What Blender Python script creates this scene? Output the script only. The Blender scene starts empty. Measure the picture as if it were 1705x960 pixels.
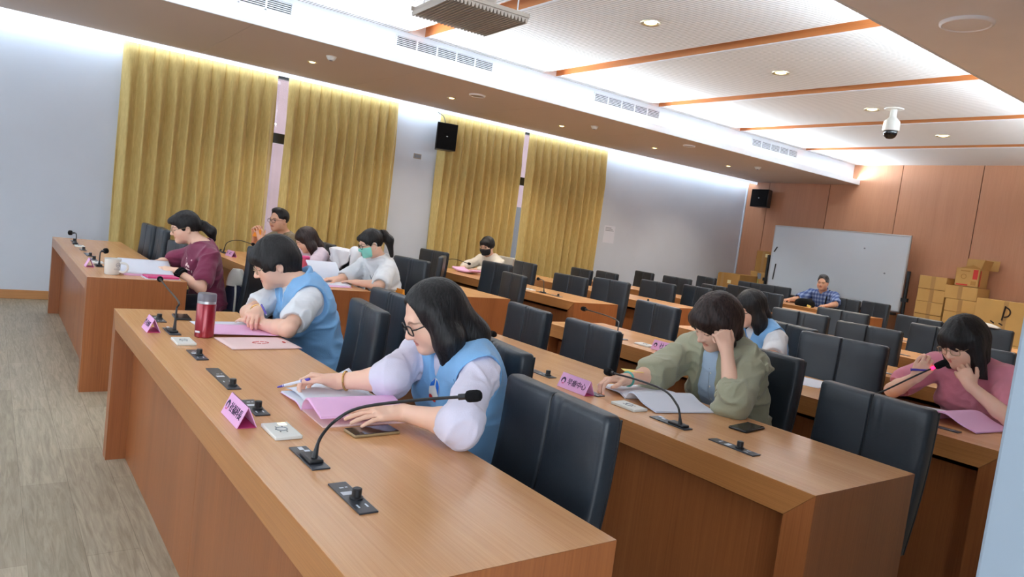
import bpy, math, random
import numpy as np
from mathutils import Vector, Matrix, Euler
from mathutils.bvhtree import BVHTree
random.seed(7)
SC = bpy.context.scene
COL = SC.collection
PI = math.pi


def lin(c):
    return tuple(((x / 255.0) / 12.92 if x / 255.0 <= 0.04045 else ((x / 255.0 + 0.055) / 1.055) ** 2.4) for x in c)


# ------------------------------------------------------------------ materials
def new_mat(name):
    m = bpy.data.materials.new(name)
    m.use_nodes = True
    nt = m.node_tree
    return m, nt, nt.nodes['Principled BSDF']


def mat(name, c, rough=0.5, spec=0.5, metal=0.0, var=0.0, vscale=6.0, bump=0.0, bscale=60.0, emit=None, estr=0.0, sheen=0.0, coat=0.0):
    m, nt, b = new_mat(name)
    L = lin(c)
    b.inputs['Base Color'].default_value = (*L, 1)
    b.inputs['Roughness'].default_value = rough
    b.inputs['Specular IOR Level'].default_value = spec
    b.inputs['Metallic'].default_value = metal
    b.inputs['Coat Weight'].default_value = coat
    if sheen:
        b.inputs['Sheen Weight'].default_value = sheen
    if emit:
        b.inputs['Emission Color'].default_value = (*lin(emit), 1)
        b.inputs['Emission Strength'].default_value = estr
    if var or bump:
        tc = nt.nodes.new('ShaderNodeTexCoord')
    if var:
        n = nt.nodes.new('ShaderNodeTexNoise')
        n.inputs['Scale'].default_value = vscale
        n.inputs['Detail'].default_value = 5
        nt.links.new(tc.outputs['Object'], n.inputs['Vector'])
        r = nt.nodes.new('ShaderNodeValToRGB')
        r.color_ramp.elements[0].position = 0.3
        r.color_ramp.elements[1].position = 0.7
        r.color_ramp.elements[0].color = (*[x * (1 - var) for x in L], 1)
        r.color_ramp.elements[1].color = (*[min(1, x * (1 + var)) for x in L], 1)
        nt.links.new(n.outputs['Fac'], r.inputs['Fac'])
        nt.links.new(r.outputs['Color'], b.inputs['Base Color'])
    if bump:
        n2 = nt.nodes.new('ShaderNodeTexNoise')
        n2.inputs['Scale'].default_value = bscale
        n2.inputs['Detail'].default_value = 4
        nt.links.new(tc.outputs['Object'], n2.inputs['Vector'])
        bp = nt.nodes.new('ShaderNodeBump')
        bp.inputs['Strength'].default_value = bump
        bp.inputs['Distance'].default_value = 0.01
        nt.links.new(n2.outputs['Fac'], bp.inputs['Height'])
        nt.links.new(bp.outputs['Normal'], b.inputs['Normal'])
    return m


def wood(name, c1, c2, axis, rough=0.35, scale=1.0, dens=34.0, spec=0.5, fine=0.25):
    """grain running along the given axis (0 x, 2 z)"""
    m, nt, b = new_mat(name)
    tc = nt.nodes.new('ShaderNodeTexCoord')
    oi = nt.nodes.new('ShaderNodeObjectInfo')
    add = nt.nodes.new('ShaderNodeVectorMath')
    sc = nt.nodes.new('ShaderNodeVectorMath')
    sc.operation = 'SCALE'
    cmb = nt.nodes.new('ShaderNodeCombineXYZ')
    for i in range(3):
        nt.links.new(oi.outputs['Random'], cmb.inputs[i])
    nt.links.new(cmb.outputs[0], sc.inputs[0])
    sc.inputs['Scale'].default_value = 13.0
    nt.links.new(tc.outputs['Object'], add.inputs[0])
    nt.links.new(sc.outputs[0], add.inputs[1])

    def noise(stretch, across, detail, rgh=0.6, dist=0.0):
        mp = nt.nodes.new('ShaderNodeMapping')
        s = [across] * 3
        s[axis] = stretch
        mp.inputs['Scale'].default_value = s
        nt.links.new(add.outputs[0], mp.inputs['Vector'])
        n = nt.nodes.new('ShaderNodeTexNoise')
        n.inputs['Scale'].default_value = scale
        n.inputs['Detail'].default_value = detail
        n.inputs['Roughness'].default_value = rgh
        n.inputs['Distortion'].default_value = dist
        nt.links.new(mp.outputs[0], n.inputs['Vector'])
        return n
    big = noise(0.55, 6.0, 3, 0.5, 0.8)
    fin = noise(2.2, dens * 4.5, 4, 0.7)
    mx = nt.nodes.new('ShaderNodeMix')
    mx.inputs['Factor'].default_value = 0.55
    nt.links.new(big.outputs['Fac'], mx.inputs['A'])
    nt.links.new(fin.outputs['Fac'], mx.inputs['B'])
    r = nt.nodes.new('ShaderNodeValToRGB')
    r.color_ramp.elements[0].position = 0.5 - fine
    r.color_ramp.elements[1].position = 0.5 + fine
    r.color_ramp.elements[0].color = (*lin(c1), 1)
    r.color_ramp.elements[1].color = (*lin(c2), 1)
    nt.links.new(mx.outputs['Result'], r.inputs['Fac'])
    nt.links.new(r.outputs['Color'], b.inputs['Base Color'])
    b.inputs['Roughness'].default_value = rough
    b.inputs['Specular IOR Level'].default_value = spec
    bp = nt.nodes.new('ShaderNodeBump')
    bp.inputs['Strength'].default_value = 0.05
    bp.inputs['Distance'].default_value = 0.004
    nt.links.new(fin.outputs['Fac'], bp.inputs['Height'])
    nt.links.new(bp.outputs['Normal'], b.inputs['Normal'])
    return m


def plank_floor():
    m, nt, b = new_mat('vinyl_plank')
    tc = nt.nodes.new('ShaderNodeTexCoord')
    mp = nt.nodes.new('ShaderNodeMapping')
    nt.links.new(tc.outputs['Object'], mp.inputs['Vector'])
    br = nt.nodes.new('ShaderNodeTexBrick')
    br.offset = 0.37
    br.inputs['Scale'].default_value = 1.0
    br.inputs['Brick Width'].default_value = 1.22
    br.inputs['Row Height'].default_value = 0.18
    br.inputs['Mortar Size'].default_value = 0.0012
    br.inputs['Bias'].default_value = 0.0
    br.inputs['Color1'].default_value = (*lin((176, 165, 144)), 1)
    br.inputs['Color2'].default_value = (*lin((156, 145, 124)), 1)
    br.inputs['Mortar'].default_value = (*lin((132, 122, 102)), 1)
    nt.links.new(mp.outputs[0], br.inputs['Vector'])
    m2 = nt.nodes.new('ShaderNodeMapping')
    m2.inputs['Scale'].default_value = (2.0, 26.0, 1)
    nt.links.new(tc.outputs['Object'], m2.inputs['Vector'])
    n = nt.nodes.new('ShaderNodeTexNoise')
    n.inputs['Scale'].default_value = 1.6
    n.inputs['Detail'].default_value = 8
    n.inputs['Roughness'].default_value = 0.66
    n.inputs['Distortion'].default_value = 1.4
    nt.links.new(m2.outputs[0], n.inputs['Vector'])
    r = nt.nodes.new('ShaderNodeValToRGB')
    r.color_ramp.elements[0].position = 0.34
    r.color_ramp.elements[0].color = (0.66, 0.64, 0.6, 1)
    r.color_ramp.elements[1].position = 0.62
    r.color_ramp.elements[1].color = (1.04, 1.04, 1.04, 1)
    nt.links.new(n.outputs['Fac'], r.inputs['Fac'])
    mx = nt.nodes.new('ShaderNodeMix')
    mx.data_type = 'RGBA'
    mx.blend_type = 'MULTIPLY'
    mx.inputs['Factor'].default_value = 1.0
    nt.links.new(br.outputs['Color'], mx.inputs[6])
    nt.links.new(r.outputs['Color'], mx.inputs[7])
    nt.links.new(mx.outputs[2], b.inputs['Base Color'])
    b.inputs['Roughness'].default_value = 0.42
    b.inputs['Specular IOR Level'].default_value = 0.4
    return m


def ridged_ceiling():
    """white acoustic panel with fine ribs running across the room"""
    m, nt, b = new_mat('ribbed_acoustic_panel')
    tc = nt.nodes.new('ShaderNodeTexCoord')
    w = nt.nodes.new('ShaderNodeTexWave')
    w.wave_type = 'BANDS'
    w.bands_direction = 'Y'
    w.inputs['Scale'].default_value = 9.0
    nt.links.new(tc.outputs['Object'], w.inputs['Vector'])
    r = nt.nodes.new('ShaderNodeValToRGB')
    r.color_ramp.elements[0].position = 0.05
    r.color_ramp.elements[0].color = (*lin((168, 166, 166)), 1)
    r.color_ramp.elements[1].position = 0.4
    r.color_ramp.elements[1].color = (*lin((232, 232, 232)), 1)
    nt.links.new(w.outputs['Fac'], r.inputs['Fac'])
    nt.links.new(r.outputs['Color'], b.inputs['Base Color'])
    bp = nt.nodes.new('ShaderNodeBump')
    bp.inputs['Strength'].default_value = 0.35
    bp.inputs['Distance'].default_value = 0.006
    nt.links.new(w.outputs['Fac'], bp.inputs['Height'])
    nt.links.new(bp.outputs['Normal'], b.inputs['Normal'])
    b.inputs['Roughness'].default_value = 0.8
    return m


def skin_mat(name, c):
    m, nt, b = new_mat(name)
    at = nt.nodes.new('ShaderNodeAttribute')
    at.attribute_name = 'tint'
    mx = nt.nodes.new('ShaderNodeMix')
    mx.data_type = 'RGBA'
    mx.blend_type = 'MULTIPLY'
    mx.inputs['Factor'].default_value = 1.0
    mx.inputs[6].default_value = (*lin(c), 1)
    nt.links.new(at.outputs['Color'], mx.inputs[7])
    nt.links.new(mx.outputs[2], b.inputs['Base Color'])
    b.inputs['Roughness'].default_value = 0.5
    b.inputs['Subsurface Weight'].default_value = 0.12
    b.inputs['Subsurface Radius'].default_value = (0.012, 0.005, 0.003)
    b.inputs['Subsurface Scale'].default_value = 0.6
    return m


def hair_mat(name, c, c2):
    m, nt, b = new_mat(name)
    tc = nt.nodes.new('ShaderNodeTexCoord')
    mp = nt.nodes.new('ShaderNodeMapping')
    mp.inputs['Scale'].default_value = (95, 95, 7)
    nt.links.new(tc.outputs['Object'], mp.inputs['Vector'])
    n = nt.nodes.new('ShaderNodeTexNoise')
    n.inputs['Scale'].default_value = 1.5
    n.inputs['Detail'].default_value = 3
    nt.links.new(mp.outputs[0], n.inputs['Vector'])
    r = nt.nodes.new('ShaderNodeValToRGB')
    r.color_ramp.elements[0].position = 0.35
    r.color_ramp.elements[1].position = 0.75
    r.color_ramp.elements[0].color = (*lin(c), 1)
    r.color_ramp.elements[1].color = (*lin(c2), 1)
    nt.links.new(n.outputs['Fac'], r.inputs['Fac'])
    nt.links.new(r.outputs['Color'], b.inputs['Base Color'])
    bp = nt.nodes.new('ShaderNodeBump')
    bp.inputs['Strength'].default_value = 0.6
    bp.inputs['Distance'].default_value = 0.004
    nt.links.new(n.outputs['Fac'], bp.inputs['Height'])
    nt.links.new(bp.outputs['Normal'], b.inputs['Normal'])
    b.inputs['Roughness'].default_value = 0.5
    b.inputs['Specular IOR Level'].default_value = 0.35
    return m


def glass_mat():
    m = bpy.data.materials.new('clear_glass')
    m.use_nodes = True
    nt = m.node_tree
    nt.nodes.remove(nt.nodes['Principled BSDF'])
    t = nt.nodes.new('ShaderNodeBsdfTransparent')
    t.inputs['Color'].default_value = (0.96, 0.97, 0.97, 1)
    g = nt.nodes.new('ShaderNodeBsdfGlossy')
    g.inputs['Roughness'].default_value = 0.03
    mx = nt.nodes.new('ShaderNodeMixShader')
    mx.inputs['Fac'].default_value = 0.07
    nt.links.new(t.outputs[0], mx.inputs[1])
    nt.links.new(g.outputs[0], mx.inputs[2])
    nt.links.new(mx.outputs[0], nt.nodes['Material Output'].inputs['Surface'])
    return m


def plaid_mat():
    m, nt, b = new_mat('blue_plaid')
    tc = nt.nodes.new('ShaderNodeTexCoord')
    def band(d, s):
        w = nt.nodes.new('ShaderNodeTexWave')
        w.bands_direction = d
        w.inputs['Scale'].default_value = s
        nt.links.new(tc.outputs['Object'], w.inputs['Vector'])
        return w
    a, c = band('Z', 5.0), band('X', 6.0)
    ad = nt.nodes.new('ShaderNodeMath')
    ad.operation = 'ADD'
    nt.links.new(a.outputs['Fac'], ad.inputs[0])
    nt.links.new(c.outputs['Fac'], ad.inputs[1])
    r = nt.nodes.new('ShaderNodeValToRGB')
    r.color_ramp.elements[0].color = (*lin((62, 84, 138)), 1)
    r.color_ramp.elements[1].color = (*lin((150, 170, 206)), 1)
    r.color_ramp.elements[0].position = 0.3
    hf = nt.nodes.new('ShaderNodeMath')
    hf.operation = 'MULTIPLY'
    hf.inputs[1].default_value = 0.5
    nt.links.new(ad.outputs[0], hf.inputs[0])
    nt.links.new(hf.outputs[0], r.inputs['Fac'])
    nt.links.new(r.outputs['Color'], b.inputs['Base Color'])
    b.inputs['Roughness'].default_value = 0.9
    return m


def text_lines_mat(name, base, ink, scale=85.0):
    """paper printed with rows of small type"""
    m, nt, b = new_mat(name)
    tc = nt.nodes.new('ShaderNodeTexCoord')
    br = nt.nodes.new('ShaderNodeTexBrick')
    br.inputs['Scale'].default_value = scale
    br.inputs['Brick Width'].default_value = 0.55
    br.inputs['Row Height'].default_value = 0.9
    br.inputs['Mortar Size'].default_value = 0.3
    br.inputs['Color1'].default_value = (*lin(ink), 1)
    br.inputs['Color2'].default_value = (*lin(base), 1)
    br.inputs['Mortar'].default_value = (*lin(base), 1)
    nt.links.new(tc.outputs['Object'], br.inputs['Vector'])
    mx = nt.nodes.new('ShaderNodeMix')
    mx.data_type = 'RGBA'
    mx.inputs['Factor'].default_value = 0.35
    mx.inputs[6].default_value = (*lin(base), 1)
    nt.links.new(br.outputs['Color'], mx.inputs[7])
    nt.links.new(mx.outputs[2], b.inputs['Base Color'])
    b.inputs['Roughness'].default_value = 0.7
    return m


M = {}
M['wall'] = mat('white_wall_paint', (206, 214, 226), 0.75, 0.3, var=0.03, vscale=1.5)
M['soffit'] = mat('soffit_paint_with_shade', (204, 190, 180), 0.85, 0.2)  # left soffit: its dimmer, warmer light is put into the colour
M['soffit_w'] = mat('white_soffit_paint', (238, 234, 234), 0.85, 0.2, var=0.02, vscale=3)
M['lip'] = mat('white_cove_paint', (222, 226, 232), 0.7, 0.3)
M['ceil'] = ridged_ceiling()
M['floor'] = plank_floor()
WD, WL = (138, 76, 38), (196, 132, 80)
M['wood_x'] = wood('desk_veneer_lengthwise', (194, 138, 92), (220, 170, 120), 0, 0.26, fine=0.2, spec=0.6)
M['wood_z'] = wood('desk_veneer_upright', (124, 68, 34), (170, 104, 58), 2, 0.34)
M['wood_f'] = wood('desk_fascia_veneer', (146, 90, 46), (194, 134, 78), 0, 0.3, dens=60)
M['wood_wall'] = wood('wall_panel_veneer', (176, 122, 90), (198, 144, 110), 2, 0.45, fine=0.3, dens=18)
M['wood_strip'] = wood('ceiling_wood_strip', (168, 104, 58), (206, 142, 86), 0, 0.45)
M['wood_base'] = wood('baseboard_wood', (160, 104, 56), (196, 142, 88), 1, 0.45)
M['dark_gap'] = mat('dark_joint_and_shade', (40, 26, 20), 0.9)  # for panel joints and print; also shade painted under the desktops
M['leather'] = mat('black_leather', (36, 43, 51), 0.38, 0.5, var=0.10, vscale=9, bump=0.05, bscale=160)
M['leather_d'] = mat('black_leather_dark', (30, 31, 34), 0.45, 0.5)
M['pale_vinyl'] = mat('pale_grey_vinyl', (190, 186, 178), 0.5)
M['blackplastic'] = mat('black_plastic', (26, 27, 30), 0.4, 0.5)
M['plate'] = mat('black_anodised_plate', (48, 52, 60), 0.32, 0.5)
M['foam'] = mat('black_foam', (20, 20, 22), 0.95, 0.2, bump=0.5, bscale=400)
M['chrome'] = mat('chrome', (190, 192, 196), 0.22, 0.5, metal=1.0)
M['steel'] = mat('dark_steel', (70, 72, 76), 0.35, 0.5, metal=0.9)
M['white'] = mat('white_plastic', (228, 230, 226), 0.35)
M['white2'] = mat('printed_marks_white', (214, 222, 232), 0.5)
M['paper'] = mat('white_paper', (222, 226, 238), 0.8, 0.2)
M['print'] = text_lines_mat('printed_paper', (220, 225, 238), (110, 118, 140))
M['pink'] = mat('pink_card', (234, 178, 222), 0.7, 0.3)
M['pinkp'] = mat('pink_paper', (236, 188, 226), 0.8, 0.2)
M['rose'] = mat('pale_rose_card', (238, 208, 206), 0.7, 0.3)
M['magenta'] = mat('magenta_folder', (206, 66, 128), 0.5)
M['ink'] = mat('dark_purple_ink', (52, 34, 70), 0.7)
M['red'] = mat('red_print', (190, 40, 36), 0.6)
M['redmetal'] = mat('red_metal', (142, 14, 34), 0.28, 0.6, metal=0.35, coat=0.4)
M['bluep'] = mat('blue_print', (26, 112, 214), 0.6)
M['greyband'] = mat('grey_lid', (112, 108, 118), 0.4)
M['cream'] = mat('cream_ceramic', (226, 226, 222), 0.22)
M['screen'] = mat('dark_glass_screen', (16, 18, 22), 0.08, 0.6)
M['gold'] = mat('gold', (212, 172, 110), 0.25, 0.5, metal=1.0)
M['card'] = mat('brown_cardboard', (190, 150, 92), 0.85, 0.2, var=0.05, vscale=4)
M['card_d'] = mat('brown_cardboard_dark', (166, 124, 70), 0.85, 0.2, var=0.05, vscale=4)
M['tape'] = mat('packing_tape', (164, 124, 72), 0.35)
M['sticker'] = mat('cream_sticker', (226, 210, 160), 0.7)
M['green'] = mat('light_green_paper', (186, 204, 120), 0.8)
M['greysheet'] = mat('grey_sheet', (130, 138, 150), 0.7)
M['board'] = mat('whiteboard_enamel', (206, 216, 226), 0.16, 0.5, var=0.015, vscale=1)
M['alu'] = mat('aluminium', (196, 198, 202), 0.35, 0.5, metal=0.8)
M['curtain'] = None
M['glass'] = glass_mat()
M['pelmet'] = mat('white_pelmet', (236, 240, 246), 0.5)
M['glow_trim'] = mat('glowing_white_trim', (236, 240, 246), 0.5, emit=(226, 238, 255), estr=0.75)  # trim is no lamp; emission stands in for light falling on it
M['slat'] = mat('taupe_slat', (160, 148, 136), 0.6)
M['pier'] = mat('bluish_white_pier_paint', (152, 167, 182), 0.6, var=0.02, vscale=2)
M['lamp'] = mat('warm_lamp', (255, 236, 180), 0.4, emit=(255, 226, 150), estr=5.0)
M['brass'] = mat('brushed_ring', (196, 186, 160), 0.35, 0.5, metal=0.7)
M['led'] = mat('led_diffuser', (235, 245, 255), 0.5, emit=(214, 232, 255), estr=9.0)
M['facade'] = mat('pink_tiled_facade', (226, 196, 206), 0.8, var=0.06, vscale=3)
M['purple'] = mat('purple_plastic', (70, 56, 160), 0.35)
M['orange'] = mat('orange_plastic', (240, 150, 30), 0.45)
M['yellow'] = mat('yellow_paper', (240, 216, 120), 0.8)
M['teal'] = mat('teal_band', (90, 170, 160), 0.6)
M['navy'] = mat('navy_fabric', (36, 40, 66), 0.85, var=0.2, vscale=14)
M['offwhite'] = mat('off_white_cloth', (214, 212, 204), 0.9, bump=0.4, bscale=20)
M['redled'] = mat('red_ring_light', (255, 40, 80), 0.4, emit=(255, 30, 90), estr=3.0)
M['rosecup'] = mat('rose_cup', (200, 86, 110), 0.35)
M['jacket_w'] = mat('white_jacket_cloth', (230, 231, 236), 0.9, bump=0.3, bscale=30)
M['asphalt'] = mat('grey_paving', (120, 120, 120), 0.9)


def curtain_mat():
    m, nt, b = new_mat('olive_gold_curtain')
    tc = nt.nodes.new('ShaderNodeTexCoord')
    mp = nt.nodes.new('ShaderNodeMapping')
    mp.inputs['Scale'].default_value = (40, 40, 6)
    nt.links.new(tc.outputs['Object'], mp.inputs['Vector'])
    n = nt.nodes.new('ShaderNodeTexNoise')
    n.inputs['Scale'].default_value = 2
    n.inputs['Detail'].default_value = 4
    nt.links.new(mp.outputs[0], n.inputs['Vector'])
    r = nt.nodes.new('ShaderNodeValToRGB')
    r.color_ramp.elements[0].position = 0.3
    r.color_ramp.elements[1].position = 0.7
    r.color_ramp.elements[0].color = (*lin((190, 164, 98)), 1)
    r.color_ramp.elements[1].color = (*lin((208, 184, 118)), 1)
    nt.links.new(n.outputs['Fac'], r.inputs['Fac'])
    nt.links.new(r.outputs['Color'], b.inputs['Base Color'])
    b.inputs['Roughness'].default_value = 0.7
    b.inputs['Sheen Weight'].default_value = 0.15
    return m


M['curtain'] = curtain_mat()


# ------------------------------------------------------------------ mesh building
class MB:
    def __init__(s):
        s.v, s.f, s.m = [], [], []

    def add(s, verts, faces, mi=0):
        o = len(s.v)
        s.v += [tuple(map(float, v)) for v in verts]
        s.f += [tuple(i + o for i in f) for f in faces]
        s.m += [mi] * len(faces)

    def box(s, lo, hi, mi=0, mx=None):
        x0, y0, z0 = lo
        x1, y1, z1 = hi
        vs = [(x0, y0, z0), (x1, y0, z0), (x1, y1, z0), (x0, y1, z0), (x0, y0, z1), (x1, y0, z1), (x1, y1, z1), (x0, y1, z1)]
        if mx is not None:
            vs = [tuple(mx @ Vector(v)) for v in vs]
        s.add(vs, [(0, 3, 2, 1), (4, 5, 6, 7), (0, 1, 5, 4), (1, 2, 6, 5), (2, 3, 7, 6), (3, 0, 4, 7)], mi)

    def prism(s, poly, ax, a, b, mi=0):
        """poly of 2D points in the two axes other than ax, extruded from a to b along ax"""
        o = [i for i in range(3) if i != ax]
        n = len(poly)
        vs = []
        for t in (a, b):
            for p in poly:
                q = [0, 0, 0]
                q[ax] = t
                q[o[0]], q[o[1]] = p
                vs.append(q)
        fs = [tuple(range(n))[::-1], tuple(range(n, 2 * n))]
        fs += [(i, (i + 1) % n, n + (i + 1) % n, n + i) for i in range(n)]
        s.add(vs, fs, mi)

    def loft(s, rings, mi=0, cap=True):
        n = len(rings[0])
        o = len(s.v)
        vs = [p for r in rings for p in r]
        fs = []
        for k in range(len(rings) - 1):
            for i in range(n):
                j = (i + 1) % n
                fs.append((k * n + i, k * n + j, (k + 1) * n + j, (k + 1) * n + i))
        if cap:
            fs.append(tuple(range(n))[::-1])
            fs.append(tuple((len(rings) - 1) * n + i for i in range(n)))
        s.add(vs, fs, mi)

    def tube(s, path, r, n=10, mi=0, cap=True):
        P = [Vector(p) for p in path]
        rr = r if isinstance(r, (list, tuple)) else [r] * len(P)
        t0 = (P[1] - P[0]).normalized()
        up = Vector((0, 0, 1)) if abs(t0.z) < 0.9 else Vector((1, 0, 0))
        u = t0.cross(up).normalized()
        rings = []
        for i, p in enumerate(P):
            t = (P[min(i + 1, len(P) - 1)] - P[max(i - 1, 0)]).normalized()
            u = (u - t * u.dot(t)).normalized()
            w = t.cross(u)
            rings.append([tuple(p + (u * math.cos(a) + w * math.sin(a)) * rr[i]) for a in [2 * PI * k / n for k in range(n)]])
        s.loft(rings, mi, cap)

    def lathe(s, prof, n=24, mi=0, mx=None, cap=True):
        rings = []
        for r, z in prof:
            ring = [(r * math.cos(2 * PI * k / n), r * math.sin(2 * PI * k / n), z) for k in range(n)]
            if mx is not None:
                ring = [tuple(mx @ Vector(p)) for p in ring]
            rings.append(ring)
        s.loft(rings, mi, cap)

    def grid(s, fn, nu, nv, mi=0):
        vs = [fn(i / nu, j / nv) for j in range(nv + 1) for i in range(nu + 1)]
        fs = [(j * (nu + 1) + i, j * (nu + 1) + i + 1, (j + 1) * (nu + 1) + i + 1, (j + 1) * (nu + 1) + i) for j in range(nv) for i in range(nu)]
        s.add(vs, fs, mi)

    def build(s, name, mats, parent=None, smooth=35, bevel=0.0, solid=0.0):
        me = bpy.data.meshes.new(name)
        me.from_pydata(s.v, [], s.f)
        for m in (mats if isinstance(mats, (list, tuple)) else [mats]):
            me.materials.append(m)
        me.polygons.foreach_set('material_index', s.m)
        finish(me, smooth)
        return link(name, me, parent, bevel, solid)


def finish(me, smooth):
    me.update()
    import bmesh
    bm = bmesh.new()
    bm.from_mesh(me)
    bmesh.ops.recalc_face_normals(bm, faces=bm.faces)
    bm.to_mesh(me)
    bm.free()
    if smooth:
        me.polygons.foreach_set('use_smooth', [True] * len(me.polygons))
        me.set_sharp_from_angle(angle=math.radians(smooth))
    me.update()


def link(name, me, parent=None, bevel=0.0, solid=0.0):
    o = bpy.data.objects.new(name, me)
    COL.objects.link(o)
    if parent is not None:
        o.parent = parent
    if solid:
        md = o.modifiers.new('thickness', 'SOLIDIFY')
        md.thickness = solid
        md.offset = 0
    if bevel:
        md = o.modifiers.new('bevel', 'BEVEL')
        md.width = bevel
        md.segments = 2
        md.limit_method = 'ANGLE'
        md.angle_limit = math.radians(40)
    return o


def tag(o, label, cat, group=None, kind=None):
    if label:
        o['label'] = label
    if cat:
        o['category'] = cat
    if group:
        o['group'] = group
    if kind:
        o['kind'] = kind
    return o


def thing(name, label, cat, loc=(0, 0, 0), rz=0.0, group=None):
    o = bpy.data.objects.new(name, None)
    o.empty_display_size = 0.1
    COL.objects.link(o)
    o.location = loc
    o.rotation_euler = (0, 0, rz)
    return tag(o, label, cat, group)


def struct(o):
    o['kind'] = 'structure'
    return o


KIDS = {}


def copy_tree(o, parent=None):
    c = o.copy()
    COL.objects.link(c)
    if parent is not None:
        c.parent = parent
    for ch in list(o.children):
        copy_tree(ch, c)
    return c


def rot(rx=0, ry=0, rz=0, loc=(0, 0, 0)):
    return Matrix.Translation(loc) @ Euler((rx, ry, rz)).to_matrix().to_4x4()


def bez(pts, n=24):
    """Catmull-Rom through the points"""
    P = [Vector(p) for p in pts]
    P = [P[0] * 2 - P[1]] + P + [P[-1] * 2 - P[-2]]
    out = []
    segs = len(P) - 3
    for k in range(segs):
        a, b, c, d = P[k:k + 4]
        m = max(2, n // segs)
        for i in range(m):
            t = i / m
            out.append(0.5 * ((2 * b) + (c - a) * t + (2 * a - 5 * b + 4 * c - d) * t * t + (3 * b - a - 3 * c + d) * t ** 3))
    out.append(P[-2])
    return out


def text_mesh(name, body, size, mtl, parent, mx, extrude=0.0004, sx=1.0):
    cu = bpy.data.curves.new(name, 'FONT')
    cu.body = body
    cu.size = size
    cu.extrude = extrude
    cu.align_x = 'CENTER'
    cu.align_y = 'CENTER'
    tmp = bpy.data.objects.new(name, cu)
    COL.objects.link(tmp)
    dg = bpy.context.evaluated_depsgraph_get()
    me = bpy.data.meshes.new_from_object(tmp.evaluated_get(dg))
    bpy.data.objects.remove(tmp)
    me.transform(Matrix.Diagonal((sx, 1, 1, 1)))
    me.transform(mx)
    me.materials.clear()
    me.materials.append(mtl)
    o = bpy.data.objects.new(name, me)
    COL.objects.link(o)
    o.parent = parent
    return o
# ================================================================== ROOM
XW, YB = -9.175, 12.44          # window wall plane, back wall plane
XS, ZS = -6.85, 2.92            # left soffit edge and height
XR, ZC = -2.44, 3.27            # right soffit edge, main ceiling height
XE, YF = 1.6, -3.2              # wall on the camera side, wall behind the camera
W1, W2 = (1.17, 4.47), (5.25, 8.40)   # window openings along y
WZ0, WZ1 = 0.35, 2.95


def slab(name, lo, hi, m, parent=None, bevel=0.0):
    b = MB()
    b.box(lo, hi)
    return b.build(name, m, parent, smooth=0, bevel=bevel)


struct(slab('floor', (XW - 0.2, YF - 0.2, -0.1), (XE + 0.2, YB + 0.2, 0.0), M['floor']))
# window wall with two openings
b = MB()
T = 0.2
for y0, y1 in ((YF - 0.2, W1[0]), (W1[1], W2[0]), (W2[1], YB + 0.2)):
    b.box((XW - T, y0, 0), (XW, y1, 3.5))
for y0, y1 in (W1, W2):
    b.box((XW - T, y0, 0), (XW, y1, WZ0))
    b.box((XW - T, y0, WZ1), (XW, y1, 3.5))
struct(b.build('wall_left', M['wall'], smooth=0))
# back wall of veneer panels
seams = [XW, -8.66, -7.386, -6.124, -4.888, -3.62, -2.35, -1.08, 0.2, XE + 0.2]
b = MB()
b.box((XW - 0.2, YB + 0.016, 0), (XE + 0.2, YB + 0.2, 3.5), 1)
for i in range(len(seams) - 1):
    b.box((seams[i] + (0.006 if i else 0), YB, 0.0), (seams[i + 1] - 0.006, YB + 0.018, 3.5), 0)
struct(b.build('wall_back', [M['wood_wall'], M['dark_gap']], smooth=0))
# wall behind the camera with a broad window, and the wall on the camera side
FW = (-7.6, -0.6, 0.9, 2.75)
b = MB()
b.box((XW - 0.2, YF - T, 0), (FW[0], YF, 3.5))
b.box((FW[1], YF - T, 0), (XE + 0.2, YF, 3.5))
b.box((FW[0], YF - T, 0), (FW[1], YF, FW[2]))
b.box((FW[0], YF - T, FW[3]), (FW[1], YF, 3.5))
struct(b.build('wall_front', M['wall'], smooth=0))
RW = (-2.6, 0.9, 0.15, 2.55)
b = MB()
b.box((XE, YF - 0.2, 0), (XE + 0.2, RW[0], 3.5))
b.box((XE, RW[1], 0), (XE + 0.2, YB + 0.2, 3.5))
b.box((XE, RW[0], 0), (XE + 0.2, RW[1], RW[2]))
b.box((XE, RW[0], RW[3]), (XE + 0.2, RW[1], 3.5))
struct(b.build('wall_right', M['wall'], smooth=0))
# white pier at the right of the aisle
struct(slab('trim_1', (-0.462, 1.427, 0), (0.25, 1.72, ZS), M['pier'], bevel=0.006))
# soffits
b = MB()
jy = [YF - 0.2, 1.85, 3.62, 5.45, 7.27, 9.07, 10.85, YB]
for i in range(len(jy) - 1):
    b.box((XW + 0.225, jy[i] + 0.002, ZS), (XS, jy[i + 1] - 0.002, ZS + 0.02), 0)
b.box((XW + 0.225, YF - 0.2, ZS + 0.008), (XS - 0.002, YB, ZS + 0.03), 0)
struct(b.build('ceiling_1', M['soffit'], smooth=0))
struct(slab('trim_2', (XS - 0.012, YF - 0.2, ZS - 0.001), (XS + 0.012, YB, ZS + 0.086), M['lip']))
struct(slab('wall_recess', (-7.10, YF - 0.2, ZS + 0.03), (-6.985, YB, 3.6), M['lip']))
struct(slab('ceiling_2', (XR, YF - 0.2, ZS), (XE + 0.1, YB, ZS + 0.03), M['soffit_w']))
struct(slab('trim_3', (XR - 0.012, YF - 0.2, ZS - 0.001), (XR + 0.012, YB, ZS + 0.086), M['lip']))
struct(slab('wall_recess_right', (XR + 0.13, YF - 0.2, ZS + 0.03), (XR + 0.25, YB, 3.6), M['lip']))
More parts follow.
